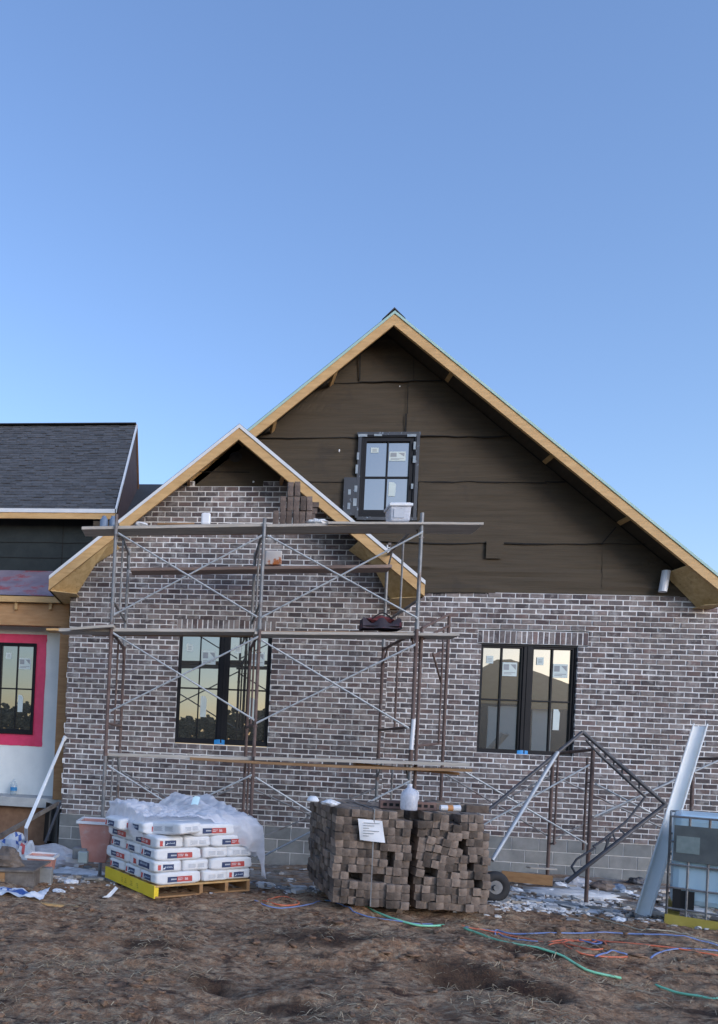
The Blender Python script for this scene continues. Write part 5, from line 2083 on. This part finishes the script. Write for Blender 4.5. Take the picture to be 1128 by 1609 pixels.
# broken pallet with boards at far left
p = G(22, 1392)
root = thing('wooden_crate', p, 'low broken wooden crate with a flat board on top at far left', 'crate')
f = MB()
f.box(p.x-0.42, p.x+0.20, p.y, p.y+0.03, p.z-0.02, p.z+0.15)
f.box(p.x+0.17, p.x+0.20, p.y+0.03, p.y+0.4, p.z-0.02, p.z+0.15)
M['dull_wood'] = mat('muddy_wood', (0.10, 0.085, 0.075), (0.24, 0.21, 0.185), 7, 0.9, 0.004, 20, c3=(0.05, 0.035, 0.028), s3=6, t3=0.55, w3=0.2)
f.build('side', M['dull_wood'], root)
f = MB()
f.box(p.x-0.36, p.x-0.10, p.y-0.02, p.y-0.001, p.z+0.02, p.z+0.13)
f.build('panel', M['pine_old'], root)
f = MB()
f.obox((p.x-0.12, p.y+0.2, p.z+0.165), (0.36, 0, 0.012), (0.03, 0.24, 0.01), (0, 0, 0.010))
f.build('board', M['dull_wood'], root)
crumple('soil_sack', p+Vector((-0.13, 0.14, 0.18)), 0.17, 0.12, 0.13, 21, mat('brown_sack', (0.10, 0.075, 0.06), (0.2, 0.16, 0.13), 7, 0.85), 'brown heap of scraps on the board of the broken crate', 'scraps')
c = G(68, 1388)
f = MB()
f.box(c.x-0.08, c.x+0.08, c.y, c.y+0.1, c.z-0.02, c.z+0.16)
tag(f.build('concrete_chunk', M['chunk'], bevel=0.01), 'grey concrete block standing right of the broken crate', 'block')
f = MB()
a, q = G(60, 1423), G(126, 1430)
f.bar(a+Vector((0, 0, 0.02)), q+Vector((0, 0, 0.02)), 0.035, 0.018)
tag(f.build('wood_stick', M['pine']), 'thin pale stick on the dirt in front of the flattened sack', 'stick')
f = MB()
a, q = P(-20, 1325, 8.9), P(92, 1262, 10.3)
f.bar(a, q, 0.03, 0.06)
tag(f.build('wood_brace', M['dull_wood']), 'grey board sloping down from the post to the rubbish on the left', 'board')
f = MB()
a, q = P(71, 1324, 9.6), P(95, 1262, 10.2)
f.bar(a, q, 0.03, 0.035)
tag(f.build('dark_stick', M['dark_steel']), 'thin dark bar leaning at the foot of the porch post', 'bar')
f = MB()
c = P(84, 1318, 10.5)
f.grid(14, 10, lambda u, v: (c.x-0.17+0.34*u, c.y+0.08*math.sin(u*7)+0.1*v, c.z-0.05+0.62*v*(1-0.2*u)))
tag(f.build('black_sheet', M['black']), 'black plastic sheet bunched in the gap beside the wing corner', 'plastic sheet')

# ------------------------------------------------------------------ litter near the right wall
for i, (px, py, s_, m_, lb, nm, ct) in enumerate((
        (845, 1388, 0.055, mat('orange_red_cloth', (0.60, 0.10, 0.07), (0.68, 0.16, 0.12), 9, 0.7), 'small bright red plastic cup crushed on the ground by the wall', 'plastic_cup', 'cup'),
        (828, 1388, 0.06, M['plastic_white'], 'white crumpled cup left of the red one', 'plastic_cup', 'cup'),
        (906, 1392, 0.13, M['film'], 'clear white plastic bag at the foot of the rusty frame', 'plastic_bag', 'plastic bag'),
        (880, 1394, 0.07, M['paper'], 'white paper crumpled left of the clear bag', 'paper_scrap', 'paper'),
        (945, 1397, 0.11, mat('brown_cloth', (0.16, 0.12, 0.10), (0.24, 0.19, 0.16), 8, 0.9), 'brown rag heaped right of the clear bag', 'rag', 'rag'),
        (968, 1398, 0.09, M['bluegrey'], 'blue grey rag beside the brown one', 'rag', 'rag'),
        (1000, 1389, 0.10, M['dark_steel'], 'dark heap of block pieces below the right foundation', 'rubble', 'rubble'))):
    crumple(nm, G(px, py), s_*1.2, s_, s_*0.7, i+31, m_, lb, ct)
for i, (px, py, s_, lb) in enumerate((
        (786, 1392, 0.06, 'white paper wad beside the wheelbarrow wheel'), (812, 1400, 0.05, 'small white scrap right of the wheelbarrow wheel'),
        (862, 1402, 0.06, 'torn white paper below the red cup'), (925, 1408, 0.06, 'white scrap in front of the foot of the rusty frame'),
        (985, 1404, 0.05, 'white scrap left of the dark rubble'), (975, 1448, 0.05, 'white crumb of foam left of the leaning plank foot'),
        (108, 1368, 0.06, 'white wad on the grey mortar spill at left'), (140, 1378, 0.05, 'white scrap left of the yellow pallet side, near the tubs'),
        (112, 1388, 0.05, 'blue white scrap on the dirt behind the flattened sack'), (420, 1392, 0.06, 'grey white wad between the cement bags and the brick stack'),
        (455, 1385, 0.05, 'white scrap left of the foot of the brick stack'), (92, 1402, 0.04, 'tiny white scrap near the end of the flattened sack'))):
    crumple('paper_scrap', G(px, py), s_*1.5, s_, s_*0.6, i+61, M['paper'], lb, 'paper')
st = MB()
for k in range(2600):
    X = rnd.uniform(-2.4, 7.0)
    Y = rnd.gauss(8.4, 0.9) if rnd.random() < 0.5 else rnd.gauss(7.2, 0.35)
    if Y > 10.2 or Y < 6.7:
        continue
    dens = smooth(-0.15, 0.35, nz(X*1.4, Y*1.8, 3.3))*(1 if X > 2.2 else 0.5)
    if rnd.random() > dens:
        continue
    s_ = rnd.choice((0.008, 0.012, 0.016, 0.022))*rnd.uniform(0.7, 1.5)
    f_ = rnd.choice((0.5, 0.75, 1.0, 1.2, 0.35))
    st.lump((X, Y, gfine(X, Y)+s_*0.3), s_, k*0.37, 5, 4, (rnd.uniform(0.8, 2.2), rnd.uniform(0.8, 1.6), 0.7), 0.5, (f_, f_, f_*1.02))
for k in range(900):
    q = G(rnd.gauss(868, 48), rnd.gauss(1423, 6.5))
    X, Y = q.x, q.y
    s_ = rnd.uniform(0.010, 0.022)
    st.lump((X, Y, gfine(X, Y)+s_*0.3), s_, k*0.31, 5, 4, (rnd.uniform(0.9, 1.8), 1, 0.7), 0.5, (1.3, 1.3, 1.32))
for k in range(520):
    X, Y = rnd.uniform(-2.4, 6.6), rnd.uniform(7.1, 10.2)
    a = rnd.uniform(0, 3.14)
    l_ = rnd.uniform(0.05, 0.22)
    d = Vector((math.cos(a), math.sin(a)*0.6, 0))
    f_ = rnd.choice((0.35, 0.55, 0.8, 1.0, 1.15))
    st.obox((X, Y, gfine(X, Y)+0.02), d*l_/2, Vector((-d.y, d.x, rnd.uniform(-.2, .3)))*rnd.uniform(0.015, 0.06), (0, 0, rnd.uniform(0.004, 0.02)),
            rnd.choice(((f_, f_, f_), (f_, f_*0.9, f_*0.8), (f_*0.9, f_*0.95, f_*1.05))))
tag(st.build('rubble_litter', M['crumb']), 'mortar crumbs and broken bits scattered along the foot of the walls', 'rubble', kind='stuff')
# a low ridge of splashed mortar
for i, (px, py, sx, sy, sz, lb) in enumerate(((905, 1405, 0.62, 0.25, 0.05, 'broad pale patch of spilled mortar in front of the right foundation'),
                                              (840, 1418, 0.40, 0.14, 0.04, 'pale crumbly mortar spill right of the brick stacks'),
                                              (120, 1372, 0.45, 0.22, 0.05, 'grey mortar spill left of the yellow pallet'))):
    g_ = G(px, py)
    f = MB()
    f.lump(g_, 1.0, i+2, 28, 10, (sx, sy, sz), 0.30, freq=2.6)
    tag(f.build('mortar_spill', M['mortar'], smooth_=True), lb, 'mortar spill')

# ------------------------------------------------------------------ hoses and cords on the dirt
def cord(pix, r_, m_, label, name, cat, lift=0.005):
    lift = 0.011 if 'hose' in name else lift
    pts = []
    ctrl = [G(*p) for p in pix]
    n_ = len(ctrl)
    for i in range(n_-1):
        p0, p1, p2, p3 = ctrl[max(0, i-1)], ctrl[i], ctrl[i+1], ctrl[min(n_-1, i+2)]
        seg = max(4, int((p2-p1).length/0.05))
        for k in range(seg):
            t = k/seg
            q = 0.5*((2*p1)+(p2-p0)*t+(2*p0-5*p1+4*p2-p3)*t*t+(3*p1-p0-3*p2+p3)*t**3)
            pts.append(Vector((q.x, q.y, gfine(q.x, q.y)+lift)))
    q = ctrl[-1]
    pts.append(Vector((q.x, q.y, gfine(q.x, q.y)+lift)))
    zz = [p.z for p in pts]
    for i in range(len(pts)):
        a_, e_ = max(0, i-3), min(len(zz), i+4)
        pts[i].z = max(sum(zz[a_:e_])/(e_-a_)+0.003, zz[i]-r_*0.9)
    f = MB()
    f.pipe(pts, r_, 6)
    return tag(f.build(name, m_, smooth_=True), label, cat)


cord(((500, 1418), (545, 1422), (590, 1440), (630, 1456), (662, 1462), (697, 1461)), 0.010, M['green_hose'], 'bright green hose on the dirt below the brick stacks', 'garden_hose', 'hose')
cord(((729, 1466), (760, 1478), (800, 1487), (845, 1497), (885, 1512), (920, 1530), (975, 1543)), 0.010, M['green_hose'], 'long bright green hose curving over the dirt at the right', 'garden_hose', 'hose')
cord(((1030, 1550), (1055, 1560), (1085, 1569), (1128, 1580)), 0.010, M['green_hose'], 'short length of green hose at the lower right edge', 'garden_hose', 'hose')
cord(((725, 1460), (790, 1468), (830, 1477), (870, 1484), (920, 1478), (960, 1483), (1010, 1490), (1082, 1500), (1128, 1508)), 0.007, M['orange_cord'], 'orange cord running right across the dirt behind the green hose', 'extension_cord', 'cord')
cord(((862, 1484), (890, 1480), (925, 1485), (945, 1478), (952, 1496), (930, 1500), (880, 1486), (862, 1487)), 0.007, M['orange_cord'], 'tangled loop of orange cord in the middle right of the dirt', 'extension_cord', 'cord')
cord(((884, 1488), (905, 1500), (940, 1506), (985, 1508)), 0.007, M['orange_cord'], 'short orange cord curving below the tangled loop', 'extension_cord', 'cord')
cord(((412, 1420), (440, 1428), (470, 1422), (445, 1412), (420, 1417)), 0.007, M['orange_cord'], 'orange cord loop on the dirt right of the pallet', 'extension_cord', 'cord')
cord(((730, 1461), (775, 1464), (790, 1471), (815, 1478), (845, 1482)), 0.007, M['blue_cord'], 'blue cord lying beside the start of the orange cord', 'extension_cord', 'cord')
cord(((778, 1470), (780, 1460), (800, 1466), (850, 1470), (930, 1472), (1000, 1474), (1128, 1490)), 0.007, M['blue_cord'], 'long blue cord running to the right edge', 'extension_cord', 'cord')
cord(((910, 1482), (935, 1488), (945, 1484), (930, 1478)), 0.008, M['blue_cord'], 'small blue cord coil inside the orange tangle', 'extension_cord', 'cord')
cord(((935, 1507), (960, 1503), (985, 1508)), 0.007, M['blue_cord'], 'short curved blue cord below the tangle', 'extension_cord', 'cord')
cord(((1022, 1510), (1040, 1500), (1082, 1497), (1128, 1500)), 0.007, M['blue_cord'], 'blue cord curving in from the right edge', 'extension_cord', 'cord')
cord(((400, 1422), (430, 1432), (480, 1424), (520, 1420), (560, 1440), (640, 1458), (680, 1456)), 0.006, M['blue_cord'], 'thin blue cord running left from the brick stacks', 'extension_cord', 'cord')
cord(((900, 1436), (940, 1448), (975, 1458), (1010, 1466)), 0.007, M['pale_hose'], 'tan hose near the foot of the leaning white plank', 'garden_hose', 'hose')
cord(((1015, 1467), (1050, 1468), (1090, 1474), (1128, 1482)), 0.007, M['pale_hose'], 'tan hose in front of the caged tank', 'garden_hose', 'hose')

# ------------------------------------------------------------------ straw, clods
sw = MB()
STR = [(0.38, 0.28, 0.17), (0.26, 0.19, 0.115), (0.48, 0.38, 0.25), (0.17, 0.12, 0.075), (0.30, 0.23, 0.15)]
for k in range(15000):
    Y = 2.9+rnd.random()**1.35*4.4
    X = rnd.uniform(-0.42, 0.86)*Y+0.10
    if smooth(-0.25, 0.45, nz(X*1.3, Y*1.9, 21)) < rnd.random():
        continue
    a = rnd.gauss(0.0, 0.9)
    l_ = rnd.uniform(0.02, 0.11)
    d = Vector((math.cos(a), math.sin(a), rnd.uniform(-0.05, 0.35)))*l_
    s_ = Vector((-math.sin(a), math.cos(a), 0.6))*rnd.uniform(0.0008, 0.0021)
    p = Vector((X, Y, gfine(X, Y)+0.004))
    bend = Vector((rnd.uniform(-.02, .02), rnd.uniform(-.02, .02), rnd.uniform(0.0, 0.02)))
    m_ = p+d*0.5+bend
    e = p+d+Vector((0, 0, -abs(d.z)*0.7))
    col = rnd.choice(STR)
    sw.add([p-s_, p+s_, m_+s_, m_-s_, e+s_*0.4, e-s_*0.4], [(0, 1, 2, 3), (3, 2, 4, 5)], col)
tag(sw.build('straw', M['straw'], origin=(0, 0, 0)), 'dry straw and dead grass strewn over the bare dirt', 'straw', kind='stuff')
cl_ = MB()
for k in range(3600):
    Y = 2.9+rnd.random()**1.2*4.3
    X = rnd.uniform(-0.42, 0.86)*Y+0.10
    if smooth(-0.2, 0.5, nz(X*1.0+5, Y*1.6, 31)) < rnd.random():
        continue
    s_ = 0.006+0.026*rnd.random()**3.0
    cl_.lump((X, Y, gfine(X, Y)+s_*0.05), s_, k*0.21, 7, 5, (rnd.uniform(0.9, 1.9), rnd.uniform(0.9, 1.4), rnd.uniform(0.35, 0.7)), 0.9, freq=2.2)
tag(cl_.build('clods', M['dirt'], smooth_=True, origin=(0, 0, 0)), 'clods of dark earth lying over the ground', 'clods', kind='stuff')

# ------------------------------------------------------------------ across the road behind the viewer (seen in the panes)
def mirror(x, y, Yg, L_):
    q = P(x, y, 2*Yg+L_)
    return Vector((q.x, -L_, q.z))


YN = 24.0
a = mirror(735, 1096, YM, YN)
apx = mirror(838, 1046, YM, YN)
e_ = mirror(960, 1082, YM, YN)
g0 = -0.3
nh = thing('neighbour_house', (apx.x, -YN-3, g0), 'brown roofed neighbouring house with white doors reflected in the right window', 'house')
zev = mirror(780, 1105, YM, YN).z
zap = apx.z
f = MB()
x0_, x1_ = a.x-1.2, e_.x+2.0
xm_ = apx.x
f.add([(x0_, -YN+0.4, zev), (x1_, -YN+0.4, zev), (x1_, -YN-9, zev), (x0_, -YN-9, zev), (xm_-0.4, -YN-4.3, zap+1.0), (xm_+0.6, -YN-4.3, zap+1.0)],
      [(0, 1, 5, 4), (1, 2, 5), (2, 3, 4, 5), (3, 0, 4)], (0.15, 0.085, 0.03))
f.build('roof', mat('brown_roof', (0.62, 0.30, 0.08), (0.72, 0.38, 0.12), 3, 0.9), nh)
f = MB()
f.box(x0_+0.5, x1_-0.5, -YN-8.6, -YN, g0, zev-0.02)
f.build('wall', mat('dark_brick_wall', (0.035, 0.03, 0.025), (0.05, 0.04, 0.034), 4, 0.9), nh)
for (p0, p1) in (((768, 1108), (812, 1177)), ((834, 1103), (861, 1180))):
    q0, q1 = mirror(*p0, YM, YN), mirror(*p1, YM, YN)
    f = MB()
    f.box(min(q0.x, q1.x), max(q0.x, q1.x), -YN+0.01, -YN+0.08, g0+0.05, max(q0.z, q1.z))
    f.build('door', mat('white_door', (0.86, 0.84, 0.82), (0.92, 0.90, 0.88), 2, 0.6), nh)
wd = MB()
for k in range(15000):
    Xc = rnd.uniform(-85, 60)
    if -2 < Xc < 22:
        pass
    hgt = 5.8+1.6*nz(Xc*0.08, 2.2)+1.6*nz(Xc*0.5, 7)+0.8*nz(Xc*2.1, 9)
    Yc = -62-rnd.random()*8
    zc_ = rnd.random()**0.8*max(0.6, hgt)
    s_ = rnd.uniform(0.10, 0.36)
    f_ = rnd.uniform(0.6, 1.8)
    wd.lump((Xc, Yc, zc_), s_, k*0.17, 6, 4, (1.3, 1, 0.9), 0.7, (0.15*f_, 0.11*f_, 0.06*f_))
tag(wd.build('woodland', M['straw'], origin=(0, -66, 0)), 'low brown treeline across the field behind the viewer', 'woodland', kind='stuff')
